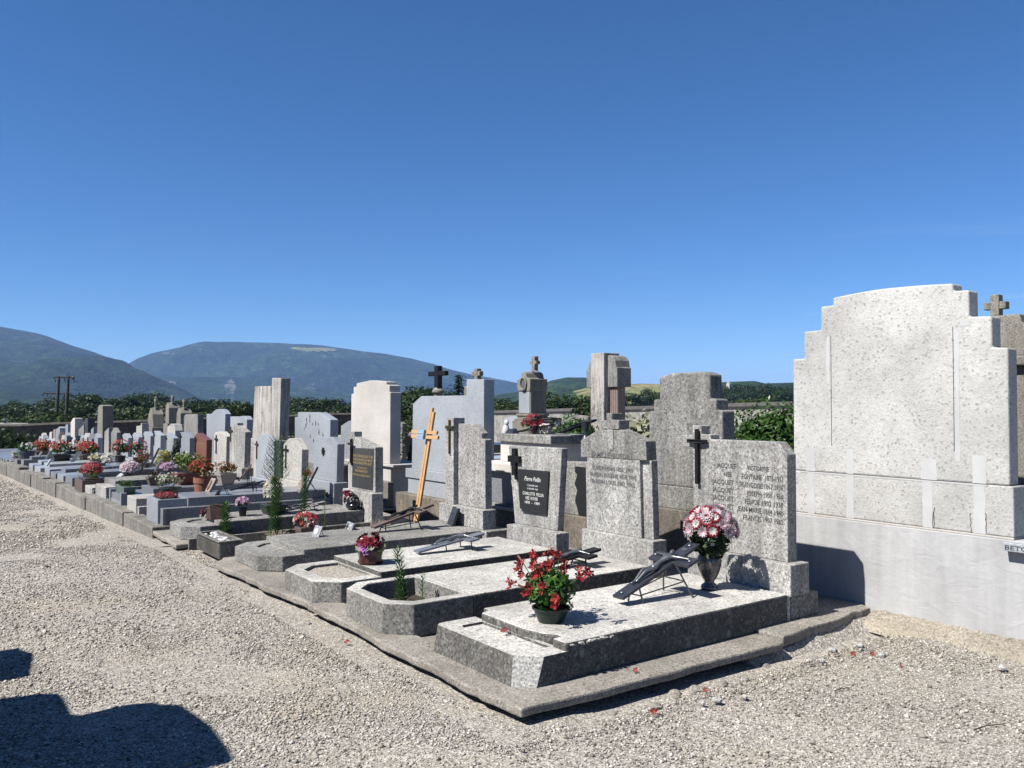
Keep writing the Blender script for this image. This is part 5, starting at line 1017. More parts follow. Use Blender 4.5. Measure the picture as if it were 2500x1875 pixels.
ur = thing('urn', 'dark polished round urn beside the red granite stone', 'urn', (4.65, 16.6, .205)); MB().lathe([(.06, 0), (.07, .02), (.04, .05), (.09, .12), (.115, .2), (.10, .27), (.06, .30), (.085, .33), (.07, .335)], (4.65, 16.6, .205), 20).build('body', M['slate'], ur, smooth=True)
# ---------------------------------------------------------------- pots, flowers, weeds
SEED = [100]
def nx(): SEED[0] += 11; return SEED[0]
def pot(p, rt, rb, h, mat, parent, kind='round', sx=1, sy=1):
    m = MB()
    if kind == 'round': m.lathe([(rb, 0), (rb + (rt - rb) * .3, h * .3), (rt * .97, h * .86), (rt * 1.05, h * .87), (rt * 1.05, h), (rt * .93, h), (rt * .9, h * .8)], p, 22, 0, sx, sy)
    else:
        x, y, z = p; q = lambda r, zz: [(x - r * sx, y - r * sy, zz), (x + r * sx, y - r * sy, zz), (x + r * sx, y + r * sy, zz), (x - r * sx, y + r * sy, zz)]
        m.pts(q(rb, z), q(rt, z + h * .8)); m.pts(q(rt * 1.06, z + h * .8005), q(rt * 1.06, z + h))
    o = m.build('pot', mat, parent, smooth=False)
    MB().lathe([(rt * .9, 0), (rt * .9, .006)], (p[0], p[1], p[2] + h * (.9 if kind == 'round' else 1.0)), 16, 0, sx * .95, sy * .95).build('soil', M['soil'], parent); return o
def greenery(parent, c, r, n, L, W, mat, k=9, name='foliage', zmin=-.6, leaf=.5, jit=.6):
    s = nx(); C_, N_ = clumpy(n, c, r, k, s, leaf, zmin); V_, F_ = leaves(C_, N_, L, W, s, jit); return npmesh(name, V_, F_, M[mat], parent)
def blooms(parent, c, r, n, size, mat, name='blooms', petals=5, zmin=-.2, inner=.8, width=.55, cup=.35):
    s = nx(); C_, N_ = shell(n, c, r, s, zmin, inner); V_, F_ = star(C_, N_ + np.array([-.3, -.2, .2]), size, petals, s, width, cup); return npmesh(name, V_, F_, M[mat], parent)
PG = 'potted flowers on the graves'
# red mandevilla in the dark green bowl
t = thing('potted_plant', 'dark green plastic bowl of red trumpet flowers on the nearest slab', 'potted plant', (3.205, 3.98, .2855), PG)
MB().lathe([(.078, 0), (.082, .012), (.098, .05), (.106, .075), (.116, .077), (.117, .088), (.106, .088), (.10, .07)], (3.205, 3.98, .2858), 28).build('pot', M['greenpot'], t, smooth=False)
MB().lathe([(.10, 0), (.10, .006)], (3.205, 3.98, .355), 20).build('soil', M['soil'], t)
bx = (3.20, 3.985, .47); C_, N_ = clumpy(1150, (3.20, 3.985, .475), (.17, .20, .135), 40, 301, .36, -.8); V_, F_ = leaves(C_, N_ + np.array([0, 0, .5]), .058, .026, 302, .5); npmesh('foliage', V_, F_, M['potleaf'], t)
g = np.random.default_rng(12); m = MB()
tips = [(-.10, .14, .16), (-.02, .12, .19), (.02, .05, .21), (-.08, .05, .17), (.05, -.03, .20), (-.06, -.05, .18), (.02, -.12, .15), (.10, -.20, .13), (-.12, -.02, .12), (-.14, .08, .10), (-.15, .2, .02), (-.14, -.1, .06), (-.10, -.17, -.03), (.03, .18, .13), (.1, .08, .17), (-.13, .13, .13), (-.05, .0, .13), (.05, -.2, .11), (-.16, .03, .03)]
for a, b_, c_ in tips:
    p = Vector((bx[0] + a * 1.0, bx[1] + b_, bx[2] + c_)); m.path([(bx[0] + a * .3, bx[1] + b_ * .3, bx[2] - .05), (bx[0] + a * .7, bx[1] + b_ * .7, bx[2] + c_ * .5), p], .0028, .0022, 4)
m.build('stems', M['stem'], t)
Cc = []; Nn = []
for a, b_, c_ in tips:
    for q in range(3): Cc.append((bx[0] + a + g.normal(0, .014), bx[1] + b_ + g.normal(0, .016), bx[2] + c_ + g.normal(0, .016))); Nn.append((a * 3 - .5 + g.normal(0, .4), b_ * 3 - .4 + g.normal(0, .4), c_ * 2 + g.normal(0, .4)))
V_, F_ = star(np.array(Cc), np.array(Nn), .029, 5, 5, .66, .75); npmesh('red_flowers', V_, F_, M['redpetal'], t)
m = MB()
for (a, b_, c_) in tips[::2]:
    p = Vector((bx[0] + a, bx[1] + b_, bx[2] + c_)); d = Vector((g.normal(0, .5), g.normal(0, .5), .7)).normalized() * .05; m.tube(p, p + d, .0035, .008, 5)
m.build('buds', M['salmon'], t)
# ceramic rose planter
t = thing('flower_planter', 'glazed maroon ceramic planter full of red and purple ceramic roses', 'ceramic flowers', (3.18, 6.33, .278), 'ceramic flowers on the graves')
m = MB(); k = 14; pr = []
m.lathe([(.085, 0), (.105, .012), (.09, .04), (.10, .10), (.115, .125), (.10, .13)], (3.18, 6.33, .278), 14); m.v = [(x + .012 * math.sin(7 * math.atan2(y - 6.33, x - 3.18)) * (1 if z < .3 else .2), y + .012 * math.cos(5 * math.atan2(y - 6.33, x - 3.18)), z) for x, y, z in m.v]; m.build('planter', M['maroon'], t, smooth=True)
C_, N_ = shell(22, (3.18, 6.33, .425), (.105, .12, .095), 71, .05, .9); V_, F_ = join([star(C_, N_, .040, 6, 1, .75, .2), star(C_, N_, .030, 5, 2, .8, .6), star(C_, N_, .018, 4, 3, .9, 1.0)]); npmesh('red_roses', V_, F_, M['ceramicrose'], t)
C_ = np.array([(3.09, 6.27, .43), (3.10, 6.25, .40)]); N_ = np.array([(-1, -.6, .5), (-1, -.4, .2)]); V_, F_ = join([star(C_, N_, .048, 6, 1, .75, .2), star(C_, N_, .034, 5, 2, .8, .6)]); npmesh('purple_rose', V_, F_, M['ceramicpurple'], t)
C_, N_ = shell(40, (3.18, 6.33, .405), (.125, .14, .05), 73, -.3, .9); V_, F_ = leaves(C_, N_, .07, .04, 9, .4); npmesh('leaves', V_, F_, M['ceramicleaf'], t)
t = thing('flower_planter', 'shiny black ceramic bouquet with red roses leaning on the base of the gold-lettered stone', 'ceramic flowers', (4.67, 9.85, .25), 'ceramic flowers on the graves')
m = MB().ball((4.68, 9.85, .30), .07, .12, .05, 7); m.ball((4.70, 9.80, .32), .06, .07, .06, 6); m.build('foot', M['black'], t, smooth=True)
C_, N_ = shell(60, (4.68, 9.86, .37), (.08, .13, .09), 76, -.4, .9); V_, F_ = leaves(C_, N_, .06, .035, 9, .4); npmesh('leaves', V_, F_, M['blackpot'], t)
C_, N_ = shell(14, (4.65, 9.90, .40), (.07, .11, .08), 77, .1, .9); V_, F_ = join([star(C_, N_, .036, 6, 1, .75, .2), star(C_, N_, .024, 5, 2, .8, .6)]); npmesh('red_roses', V_, F_, M['ceramicrose'], t)
t = thing('flower_planter', 'rusty wedge-shaped metal flower sculpture with a dark rose on the dark slab', 'ceramic flowers', (2.99, 10.08, .25), 'ceramic flowers on the graves')
m = MB().yz([(10.16, .2505), (10.06, .40), (10.0, .41), (9.93, .2505)], 2.95, 3.15); m.path([(2.93, 10.2, .27), (2.95, 10.1, .36), (3.0, 10.02, .42), (3.1, 9.98, .40)], .018, .01, 5); m.build('wedge', M['rust'], t)
C_ = np.array([(2.92, 10.17, .34), (2.93, 10.19, .31)]); V_, F_ = join([star(C_, np.array([(-1, .2, .4)] * 2), .04, 6, 1, .7, .3), star(C_, np.array([(-1, .2, .4)] * 2), .028, 5, 2, .8, .6)]); npmesh('rose', V_, F_, M['crimson'], t)
def potted(label, p, pr, leaf, leafr, leafmat_, n, L, W, flowers=None, fr=None, fn=0, fs=.03, kind='round', mat='blackpot', group=PG, sx=1, sy=1, name='potted_plant', f2=None):
    """pr=(top radius, bottom radius, height)"""
    t = thing(name, label, 'potted plant', p, group)
    pot(p, *pr, M[mat], t, kind, sx, sy)
    if p[1] > 19: leafr = tuple(v * .8 for v in leafr); fr = fr and tuple(v * .8 for v in fr); fs *= .85; fn = int(fn * .7)
    c = (p[0], p[1], p[2] + pr[2] + leaf)
    if n: greenery(t, c, leafr, n, L, W, leafmat_)
    if flowers: blooms(t, (c[0], c[1], c[2] + leafr[2] * .15), fr or leafr, fn, fs, flowers)
    if f2: blooms(t, (c[0], c[1], c[2] + leafr[2] * .15), fr or leafr, f2[1], fs, f2[0], 'second_blooms')
    return t
potted('small black pot of mauve and white flowers on the dark slab', (3.36, 10.06, .251), (.05, .038, .10), .05, (.07, .08, .04), 'potleaf', 60, .05, .03, 'purplepetal', (.08, .10, .07), 34, .032)
potted('dark footed planter of cream and white lilies with leafy stems', (3.72, 10.02, .251), (.125, .09, .12), .12, (.09, .12, .15), 'greyleaf', 220, .05, .02, 'creampetal', (.10, .15, .20), 46, .035, 'sq', 'greenpot', f2=('whitepetal', 34), sy=1.1)
potted('dark pot of scarlet and white fabric flowers between the two dark slabs', (3.74, 9.05, .02), (.09, .07, .19), .05, (.11, .14, .05), 'weedleaf', 110, .05, .025, 'redpetal', (.13, .17, .10), 70, .034, 'sq', 'brownpot', f2=('whitepetal', 26))
potted('tall terracotta pot of orange red begonias', (3.42, 11.9, .02), (.12, .08, .56), .10, (.16, .19, .12), 'bronzeleaf', 460, .05, .03, 'orangered', (.19, .22, .15), 48, .025, 'round', 'terra')
potted('low dark oval planter of pale green and white foliage', (3.18, 12.65, .305), (.15, .12, .09), .09, (.20, .23, .11), 'greyleaf', 620, .035, .02, 'whitepetal', (.2, .22, .12), 26, .02, 'round', 'greenpot')
potted('brown square pot with a withered hanging plant', (3.25, 13.9, .326), (.10, .07, .13), .03, (.09, .16, .06), 'deadleaf', 160, .04, .015, None, kind='sq', mat='brownpot')
potted('pale green plastic trough of grassy plants at the kerb end of the wavy-topped grave', (2.78, 13.62, .2), (.15, .12, .17), .03, (.10, .20, .05), 'weedleaf', 260, .06, .012, None, kind='sq', mat='palegreen', sx=.55, sy=2.0)
potted('dull red pot of tall lime green leafy plant', (3.70, 13.75, .327), (.17, .12, .18), .16, (.24, .28, .18), 'limeleaf', 620, .07, .03, 'whitepetal', (.2, .24, .16), 8, .025, 'sq', 'redpot')
potted('beige square pot of bronze-leaved plant with dark flower heads', (4.21, 13.40, .327), (.12, .09, .17), .08, (.17, .20, .11), 'bronzeleaf', 420, .05, .02, 'orangered', (.16, .18, .1), 16, .02, 'sq', 'beigepot')
potted('granite trough planting of dark red succulents at the kerb', (2.80, 11.33, .33), (.14, .12, .07), .02, (.13, .22, .03), 'bronzeleaf', 260, .03, .02, 'crimson', (.14, .24, .04), 120, .018, 'sq', 'granite', sx=.8, sy=1.6)
potted('maroon pot overflowing with pink and white daisies', (3.38, 16.25, .21), (.10, .08, .13), .07, (.13, .16, .08), 'darkleaf', 120, .05, .02, 'pinkpetal', (.16, .18, .15), 150, .035, 'round', 'maroon')
potted('blue grey glazed bowl of pink flowers', (4.06, 16.45, .21), (.11, .07, .12), .06, (.10, .14, .05), 'darkleaf', 90, .05, .02, 'purplepetal', (.12, .17, .09), 80, .03, 'round', 'bluepot')
potted('brown granite trough of crimson and yellow-green blooms on the kerb', (2.80, 16.53, .22), (.16, .14, .07), .10, (.16, .34, .10), 'limeleaf', 420, .06, .03, 'crimson', (.18, .38, .14), 90, .032, 'sq', 'brown_granite', sx=.9, sy=2.1, f2=('redpetal', 50))
potted('brown pot with a small red and green plant before the pale wave-topped stone', (4.12, 18.5, .21), (.12, .09, .16), .10, (.13, .16, .14), 'bronzeleaf', 200, .05, .02, 'redpetal', (.16, .2, .16), 22, .03, 'round', 'brownpot')
potted('tall red flowering plant with upright stems, left clump', (4.29, 21.6, .2), (.12, .10, .16), .16, (.26, .36, .20), 'darkleaf', 320, .08, .03, 'redpetal', (.28, .4, .26), 60, .045, 'round', 'blackpot')
potted('tall red flowering plant with upright stems, right clump', (4.5, 20.7, .2), (.12, .10, .16), .18, (.22, .30, .24), 'darkleaf', 260, .08, .03, 'redpetal', (.24, .32, .28), 44, .045, 'round', 'blackpot')
potted('wide trough of red and white flowers in the far pots, centre', (3.91, 23.5, .16), (.18, .15, .16), .12, (.28, .5, .18), 'potleaf', 620, .08, .04, 'redpetal', (.3, .55, .22), 70, .05, 'sq', 'brownpot', sy=2, f2=('orangered', 60))
potted('wide black trough of bright red flowers beside the dark engraved plaque', (3.27, 23.4, .16), (.18, .15, .18), .14, (.3, .55, .2), 'potleaf', 700, .08, .04, 'redpetal', (.32, .58, .24), 85, .05, 'sq', 'blackpot', sy=2, f2=('whitepetal', 16))
potted('round grey pot of white daisies with green leaves, leftmost of the far pots', (2.85, 26.2, .06), (.22, .17, .25), .10, (.25, .38, .16), 'potleaf', 260, .09, .04, 'whitepetal', (.22, .32, .14), 26, .05, 'round', 'bluepot')
potted('long row of orange red flowers at the far end of the graves', (3.45, 28.2, .02), (.2, .17, .2), .12, (.3, .75, .18), 'bronzeleaf', 620, .09, .04, 'orangered', (.32, .8, .22), 80, .055, 'sq', 'brownpot', sy=3)
potted('white and pink flowers in a far round pot', (4.0, 26.6, .05), (.16, .12, .2), .1, (.2, .3, .1), 'darkleaf', 100, .08, .04, 'whitepetal', (.22, .34, .15), 60, .05, 'round', 'blackpot')
potted('red and pink flowers in a far pot before the black stones', (4.22, 26.0, .06), (.15, .12, .2), .16, (.2, .28, .16), 'darkleaf', 140, .08, .04, 'salmon', (.22, .3, .2), 60, .05, 'round', 'brownpot')
potted('grey planter of yellow and white flowers behind the crimson trough', (3.59, 20.6, .18), (.16, .13, .14), .06, (.2, .36, .08), 'limeleaf', 220, .06, .03, 'creampetal', (.22, .4, .1), 50, .04, 'sq', 'beigepot', sy=1.8)
potted('silver leaved plant with pale blooms beside the grey planter', (3.55, 19.1, .18), (.10, .08, .1), .12, (.16, .2, .16), 'greyleaf', 120, .05, .02, 'whitepetal', (.18, .22, .18), 46, .05, 'round', 'bluepot')
potted('pot of red-bladed grass on the tomb top', (6.1, 7.92, 1.239), (.06, .045, .07), .05, (.12, .16, .06), 'darkleaf', 90, .05, .02, 'crimson', (.10, .13, .10), 40, .04, 'round', 'brownpot')
potted('low white pot of mixed flowers in a far corner by the kerb', (2.78, 27.6, -.05), (.15, .12, .15), .06, (.18, .3, .08), 'limeleaf', 120, .07, .03, 'creampetal', (.2, .3, .1), 20, .05, 'round', 'beigepot')
# shrub and small conifer standing among the far graves
t = thing('conifer', 'small clipped dark green conifer among the graves', 'conifer', (4.9, 19.0, -.02))
MB().tube((4.9, 19.0, 0), (4.9, 19.0, .4), .03, .02, 6).build('trunk', M['bark'], t); greenery(t, (4.9, 19.0, .52), (.15, .17, .30), 700, .06, .025, 'needle', 16, 'crown', -.95, .45)
t = thing('shrub', 'yellow variegated shrub beside the small conifer', 'shrub', (4.7, 19.35, -.02))
MB().tube((4.7, 19.35, 0), (4.7, 19.35, .3), .015, .01, 5).build('trunk', M['bark'], t); greenery(t, (4.7, 19.35, .40), (.18, .24, .20), 360, .07, .035, 'yellowleaf', 10, 'crown', -.9)
# planter box with white pebbles
t = thing('planter_box', 'ribbed grey concrete box filled with white pebbles at the path edge', 'planter', (2.73, 8.97, .03))
m = MB(); m.box(2.64, 2.665, 8.58, 9.36, .03, .195); m.box(2.83, 2.855, 8.58, 9.36, .03, .195); m.box(2.666, 2.829, 8.58, 8.605, .03, .195); m.box(2.666, 2.829, 9.335, 9.36, .03, .195); m.box(2.666, 2.829, 8.606, 9.334, .03, .15)
for i in range(32): y = 8.59 + i * .0242; m.box(2.630, 2.6395, y, y + .012, .035, .172)
m.build('box', M['kerbconc'], t)
m = MB(); m.box(2.622, 2.662, 8.565, 9.375, .1955, .212); m.box(2.83, 2.87, 8.565, 9.375, .1955, .212); m.box(2.6625, 2.8295, 8.565, 8.605, .1955, .212); m.box(2.6625, 2.8295, 9.335, 9.375, .1955, .212); m.build('rim', M['kerbconc'], t, bevel=.004)
m = MB(); g = np.random.default_rng(31)
for i in range(46): s = g.uniform(.016, .036); k = len(m.v); p = (g.uniform(2.69, 2.81), g.uniform(8.64, 9.3), .158 + g.uniform(0, .035)); m.ball(p, s * 1.2, s, s * .75, 5); m.rot(k, p, 'Z', g.uniform(0, 3)); m.rot(k, p, 'X', g.uniform(-.4, .4))
o = m.build('pebbles', M['pebblewhite'], t, smooth=True); o['kind'] = 'stuff'

def weed(label, p, h, w, n, L, mat='weedleaf', seed=0, feather=0, lean=(0, 0), group='weeds growing between the graves', W=.009):
    t = thing('weed', label, 'weed', p, group); r = random.Random(seed); pts = [(p[0] + lean[0] * (i / 6) ** 1.5, p[1] + lean[1] * (i / 6) ** 1.5, p[2] + h * i / 6) for i in range(7)]
    MB().path(pts, .006, .002, 5).build('stem', M['stem'], t); C_ = []; N_ = []; A_ = []
    hh = .62 if feather else 1.0
    for i in range(n):
        f = (i + .5) / n * hh; a = i * 2.4; k = min(int(f * 6), 5); u = f * 6 - k; q = Vector(pts[k]).lerp(Vector(pts[k + 1]), u)
        up = .35 + .9 * f; d = Vector((math.cos(a), math.sin(a), up)).normalized(); l = L * .9
        C_.append(q + d * l * .5); A_.append(d); N_.append(d.cross(Vector((-math.sin(a), math.cos(a), 0))))
    g_ = np.random.default_rng(seed); A_ = np.array(A_); N_ = np.array(N_); C_ = np.array(C_); Bv = np.cross(N_, A_); Ls = (L * (1.0 - .4 * np.arange(n) / n) * g_.uniform(.55, 1.2, n))[:, None]; Ws = W * g_.uniform(.8, 1.2, n)[:, None]
    D_ = np.array([0, 0, -.12]) * Ls
    V_ = np.stack([C_ - A_ * Ls / 2, C_ + Bv * Ws / 2, C_ + A_ * Ls / 2 + D_, C_ - Bv * Ws / 2], 1).reshape(-1, 3); npmesh('leaves', V_, np.arange(4 * n).reshape(n, 4), M[mat], t)
    if feather:
        m = MB()
        for i in range(feather):
            f = .55 + .45 * i / feather; k = min(int(f * 6), 5); q = Vector(pts[k]).lerp(Vector(pts[k + 1]), f * 6 - k); a = i * 2.4; l = w * (1.25 - f) * 1.5 + .02
            d = Vector((math.cos(a) * l, math.sin(a) * l, l * .9)); m.tube(q, q + d, .003, .002, 3)
            for j in range(3): e = q + d * (.45 + .25 * j); m.tube(e, e + Vector((math.cos(a + 1.2 * (-1) ** j) * l * .3, math.sin(a + 1.2 * (-1) ** j) * l * .3, l * .3)), .0026, .0016, 3)
        m.build('seed_branches', M['weedleaf'], t)
    return t
weed('taller feathery weed growing in the octagonal planter', (2.91, 5.26, .15), .40, .05, 150, .095, seed=1, lean=(-.03, .06), W=.012)
weed('bushy lower weed at the foot of the taller one in the planter', (2.90, 5.30, .15), .20, .05, 110, .09, seed=2, lean=(.0, .02), W=.012)
weed('small weed with a pale lower stem at the right of the planter', (2.95, 5.08, .15), .26, .05, 60, .06, seed=3)
weed('bright green leafy weed right behind the box of white pebbles', (3.03, 9.66, .0), .43, .1, 170, .14, seed=4, W=.022)
weed('short spiky weed beside the pebble box', (2.98, 9.26, .02), .12, .06, 34, .09, seed=5, W=.014)
weed('very tall feathery weed that rises in front of the wavy-topped stone', (3.50, 9.35, .0), 1.17, .13, 420, .13, seed=6, feather=90, W=.018)
weed('tall narrow leafy weed behind the scarlet and white fabric flowers', (3.86, 9.42, .0), .80, .05, 320, .11, seed=7, lean=(.02, -.01), W=.017)
weed('thin single-stemmed weed right of the scarlet and white fabric flowers', (3.98, 9.08, .02), .58, .04, 60, .05, seed=8)
weed('leafy green weed left of the scarlet and white fabric flowers', (3.66, 9.30, .0), .26, .06, 80, .06, seed=9)
def tuft(label, p, r, h, n, seed):
    t = tag(None or bpy.data.objects.new('dry_tuft', bpy.data.meshes.new('tmp')), label, 'dried plant', 'dried tufts between the graves'); bpy.data.objects.remove(t)
    g_ = np.random.default_rng(seed); C_ = []; A_ = []
    m = MB()
    for i in range(n):
        a = g_.uniform(0, 6.28); q = g_.uniform(.2, 1) ** .5; b_ = Vector((p[0] + r * .15 * math.cos(a), p[1] + r * .15 * math.sin(a), p[2])); e = Vector((p[0] + r * q * math.cos(a), p[1] + r * q * math.sin(a), p[2] + h * g_.uniform(.5, 1)))
        mid = b_.lerp(e, .6) + Vector((g_.normal(0, .012), g_.normal(0, .012), .02)); m.tube(b_, mid, .0022, .0018, 3); m.tube(mid, e, .0018, .001, 3)
    o = m.build('dry_tuft', M['dry']); return tag(o, label, 'dried plant', 'dried tufts between the graves')
tuft('pale dried tuft sprouting at the edge of the dark slab near the pebble box', (3.25, 8.70, .06), .15, .20, 150, 1)
tuft('pale dried tuft sprouting behind the large iron crucifix', (4.42, 8.55, .03), .14, .28, 150, 2)
# fallen flowers and litter
def petal(label, p, s=.02, mat='redpetal', seed=0):
    C_ = np.array([p, (p[0] + .008, p[1] + .006, p[2] + .004)]); V_, F_ = star(C_, np.array([(-.5, -.2, .8), (.3, .5, .6)]), s, 5, seed, .6, .6); o = npmesh('fallen_flower', V_, F_, M[mat]); tag(o, label, 'fallen flower', 'fallen red flowers')
petal('fallen red flower on the front ledge of the nearest slab', (2.93, 4.08, .245), .022, seed=1)
petal('fallen red flower on the broken edge of the footing', (3.38, 3.44, .09), .02, seed=2)
petal('fallen red and yellow flower on the gravel in the foreground', (3.151, 3.07, .015), .024, 'orangered', seed=3)
petal('fallen red flower on the gravel in front of the octagonal planter', (2.43, 5.18, .012), .018, seed=4)
petal('red petal on the gravel below the two-piece step of the footing, left one', (4.90, 3.04, .012), .02, 'orangered', seed=5)
petal('red petal on the gravel below the footing, next to a white chip', (5.0, 2.97, .012), .018, 'orangered', seed=6)
petal('pale red petal far right on the open gravel', (4.92, 2.74, .012), .014, 'orangered', seed=7)
petal('red petal lying beside cobbles under the footing edge', (3.62, 3.14, .012), .018, seed=8)
def twig(label, a, b_, rr=.004):
    o = MB().path([a, ((a[0] + b_[0]) / 2, (a[1] + b_[1]) / 2 + .012, .014), b_], rr, rr * .6, 5).build('twig', M['bark']); tag(o, label, 'twig', 'twigs on the gravel')
twig('thin dark twig on the gravel at the lower right', (3.55, 1.95, .012), (3.72, 1.85, .012)); twig('forked brown twig on the right gravel', (4.25, 2.0, .012), (4.45, 1.95, .012)); twig('short dark twig on the gravel near the white base', (4.2, 2.72, .012), (4.32, 2.70, .012))
for i, (x, y, s) in enumerate([(5.02, 2.92, .03), (4.62, 3.08, .026), (4.86, 3.16, .032), (3.46, 3.02, .022), (3.55, 3.0, .03), (5.35, 2.35, .035), (5.1, 3.12, .03), (4.55, 3.12, .024), (3.72, 2.95, .02)]):
    m = MB().ball((x, y, .01 + s * .3), s, s * .75, s * .55, 5); m.rot(0, (x, y, 0), 'Z', i * 1.3); tag(m.build('stone', M['fresh']), 'loose pale stone on the gravel beside the footing', 'stone', 'loose stones on the gravel')

# ---------------------------------------------------------------- bushes and trees
def bush(label, p, r, n, L, W, mat, k=30, name='bush'):
    t = thing(name, label, 'bush', (p[0], p[1], -.02)); zc = p[2]
    m = MB(); g_ = random.Random(int(p[0] * 100))
    for i in range(7): a = i * .9; m.path([(p[0], p[1], -.02), (p[0] + r[0] * .3 * math.cos(a), p[1] + r[1] * .3 * math.sin(a), zc * .6), (p[0] + r[0] * .6 * math.cos(a), p[1] + r[1] * .6 * math.sin(a), zc + r[2] * .3)], .03, .01, 5)
    m.build('trunk', M['bark'], t); C1, N1 = clumpy(n, p, r, k, nx(), .40, -.8); C2, N2 = shell(n // 2, p, np.array(r) * .74, nx(), -.9, .2); v1 = leaves(C1, N1, L, W, 5, .6); v2 = leaves(C2, N2, L * 1.5, W * 1.9, 6, .9); V_, F_ = join([v1, v2]); npmesh('crown', V_, F_, M[mat], t); return t
bush('large glossy dark green rounded bush behind the inscribed stone', (7.9, 5.85, .95), (.65, .72, .72), 7500, .06, .032, 'bush', 60)
bush('bright green rounded bush beside the fluted stele', (9.2, 10.75, .92), (.5, .55, .55), 3200, .055, .028, 'weedleaf', 40)
bush('variegated pale shrub at the left of the grey stepped monument', (7.6, 7.55, .95), (.4, .42, .62), 1100, .10, .045, 'varieg', 26)
bush('ivy mass hanging over the plastered wall', (29.5, 33.3, 1.0), (.5, 1.6, .7), 1500, .16, .13, 'leaf_a', 30, 'ivy')
bush('dark green bush behind the pale cream monument and black planter', (8.6, 14.4, .85), (.7, .95, 1.05), 3400, .07, .035, 'leaf_a', 40)
bush('dark leafy bush at the far left beyond the last graves', (3.6, 44.5, .1 - .75), (2.1, 2.3, 1.3), 2600, .22, .12, 'leaf_a', 40)
bush('second dark bush at the far left, nearer the kerb', (2.6, 42.5, .15 - .75), (1.2, 1.5, .95), 1500, .2, .11, 'leaf_a', 30)
bush('low dark bush behind the granite with leaf marks', (9.0, 22.0, .4), (.6, .9, .6), 1200, .09, .045, 'leaf_a', 24)
def crown_mesh(kind, seed):
    """crown about 1 m across and 1 m tall, origin at its foot"""
    g_ = np.random.default_rng(seed); k = {'round': 26, 'tall': 24, 'wide': 30}[kind]; r = {'round': (.5, .5, .46), 'tall': (.40, .40, .5), 'wide': (.62, .62, .36)}[kind]
    C_, N_ = clumpy(2600, (0, 0, .55), r, k, seed, .36, -.85, .45); V_, F_ = leaves(C_, N_, .062, .045, seed, .8); return V_, F_
PROTO = []
for i, (kd, mt) in enumerate([('round', 'leaf_a'), ('tall', 'leaf_b'), ('wide', 'leaf_a'), ('round', 'leaf_b'), ('wide', 'leaf_c')]):
    V_, F_ = crown_mesh(kd, 900 + 31 * i); o = npmesh('crown', V_, F_, M[mt]); me_c = o.data; bpy.data.objects.remove(o)
    m = MB().path([(0, 0, -.1), (.01, 0, .2), (-.01, .01, .5)], .035, .015, 6)
    for j in range(5): a = j * 1.26; m.path([(0, 0, .22 + .04 * j), (.15 * math.cos(a), .15 * math.sin(a), .45), (.28 * math.cos(a), .28 * math.sin(a), .62)], .014, .005, 5)
    o = m.build('trunk', M['bark']); me_t = o.data; bpy.data.objects.remove(o); PROTO.append((me_c, me_t))
HX = lambda px: math.tan(0) + (px - 1250) / FPX
def ground_dir(px, d): t = HX(px); return (d * (math.sin(HEAD) + math.cos(HEAD) * t), d * (math.cos(HEAD) - math.sin(HEAD) * t))
def tree(label, px, d, ytop, wm, kind, group='trees beyond the cemetery wall', zg=None, rz=0):
    x, y = ground_dir(px, d); z0 = (gz(0, y) - .3 if zg is None else zg); zt = EYE + (YH - ytop) / FPX * d; h = max(zt - z0, 2.5)
    t = thing('tree', label, 'tree', (x, y, z0), group)
    for nm, me in zip(('crown', 'trunk'), PROTO[kind]): o = bpy.data.objects.new(nm, me); COL.objects.link(o); o.parent = t
    t.scale = (wm, wm, h / 1.02); t.rotation_euler = (0, 0, rz); return t
TL = [(-200, 990), (0, 984), (45, 986), (81, 1000), (105, 985), (130, 972), (165, 972), (200, 968), (250, 975), (300, 976), (330, 970), (343, 958), (360, 968), (445, 974), (560, 978), (640, 982), (720, 975), (780, 976), (860, 982), (960, 978), (1010, 950), (1060, 955), (1095, 960), (1140, 965), (1200, 975), (1300, 975)]
rt = random.Random(17); px = -190
while px < 1300:
    d = rt.uniform(115, 175); k = rt.choice([0, 0, 2, 3, 1])
    lab = ['dense dark round tree in the belt beyond the far wall', 'taller mid green tree in the belt beyond the far wall', 'broad dark spreading tree in the belt beyond the far wall', 'mid green round tree in the belt beyond the far wall'][k]
    tree(lab, px, d, lerp(TL, px) - 7 + rt.uniform(-3, 7), rt.uniform(6.5, 9.5), k, rz=rt.uniform(0, 6)); px += rt.uniform(15, 24)
px = -190
while px < 1900:
    d = rt.uniform(80, 105); k = rt.choice([0, 1, 2, 3, 4])
    if px < 1250: tree('low bushy tree close behind the far wall', px, d, lerp(TL, px) + rt.uniform(8, 20), rt.uniform(4.0, 6.0), k, 'low trees close behind the wall', rz=rt.uniform(0, 6))
    px += rt.uniform(22, 40)
tree('dark rounded tree just left of the tall streaked monument', 592, 58, 976, 3.2, 0, 'nearer trees behind the wall', zg=-1.2)
tree('dark tree behind the cream monument and the metal cross', 1020, 60, 950, 4.6, 0, 'nearer trees behind the wall', zg=-1.0, rz=1)
tree('lighter green tree right of the blue granite monument', 1228, 75, 966, 5.0, 4, 'nearer trees behind the wall', zg=-1.5, rz=2)
tree('leafy mid green tree behind the wall between the two steles', 1345, 70, 954, 5.2, 3, 'nearer trees behind the wall', zg=-1.0, rz=3)
tree('second leafy tree left of the fluted stele', 1408, 76, 962, 4.2, 3, 'nearer trees behind the wall', zg=-1.0, rz=1)
tree('light green round tree behind the wall, left of the white monument', 1838, 80, 955, 4.4, 4, 'nearer trees behind the wall', zg=-1.0, rz=4)
tree('small green tree at the right edge beyond the white monument', 2520, 60, 925, 6.5, 0, 'nearer trees behind the wall', zg=-1.0, rz=4)
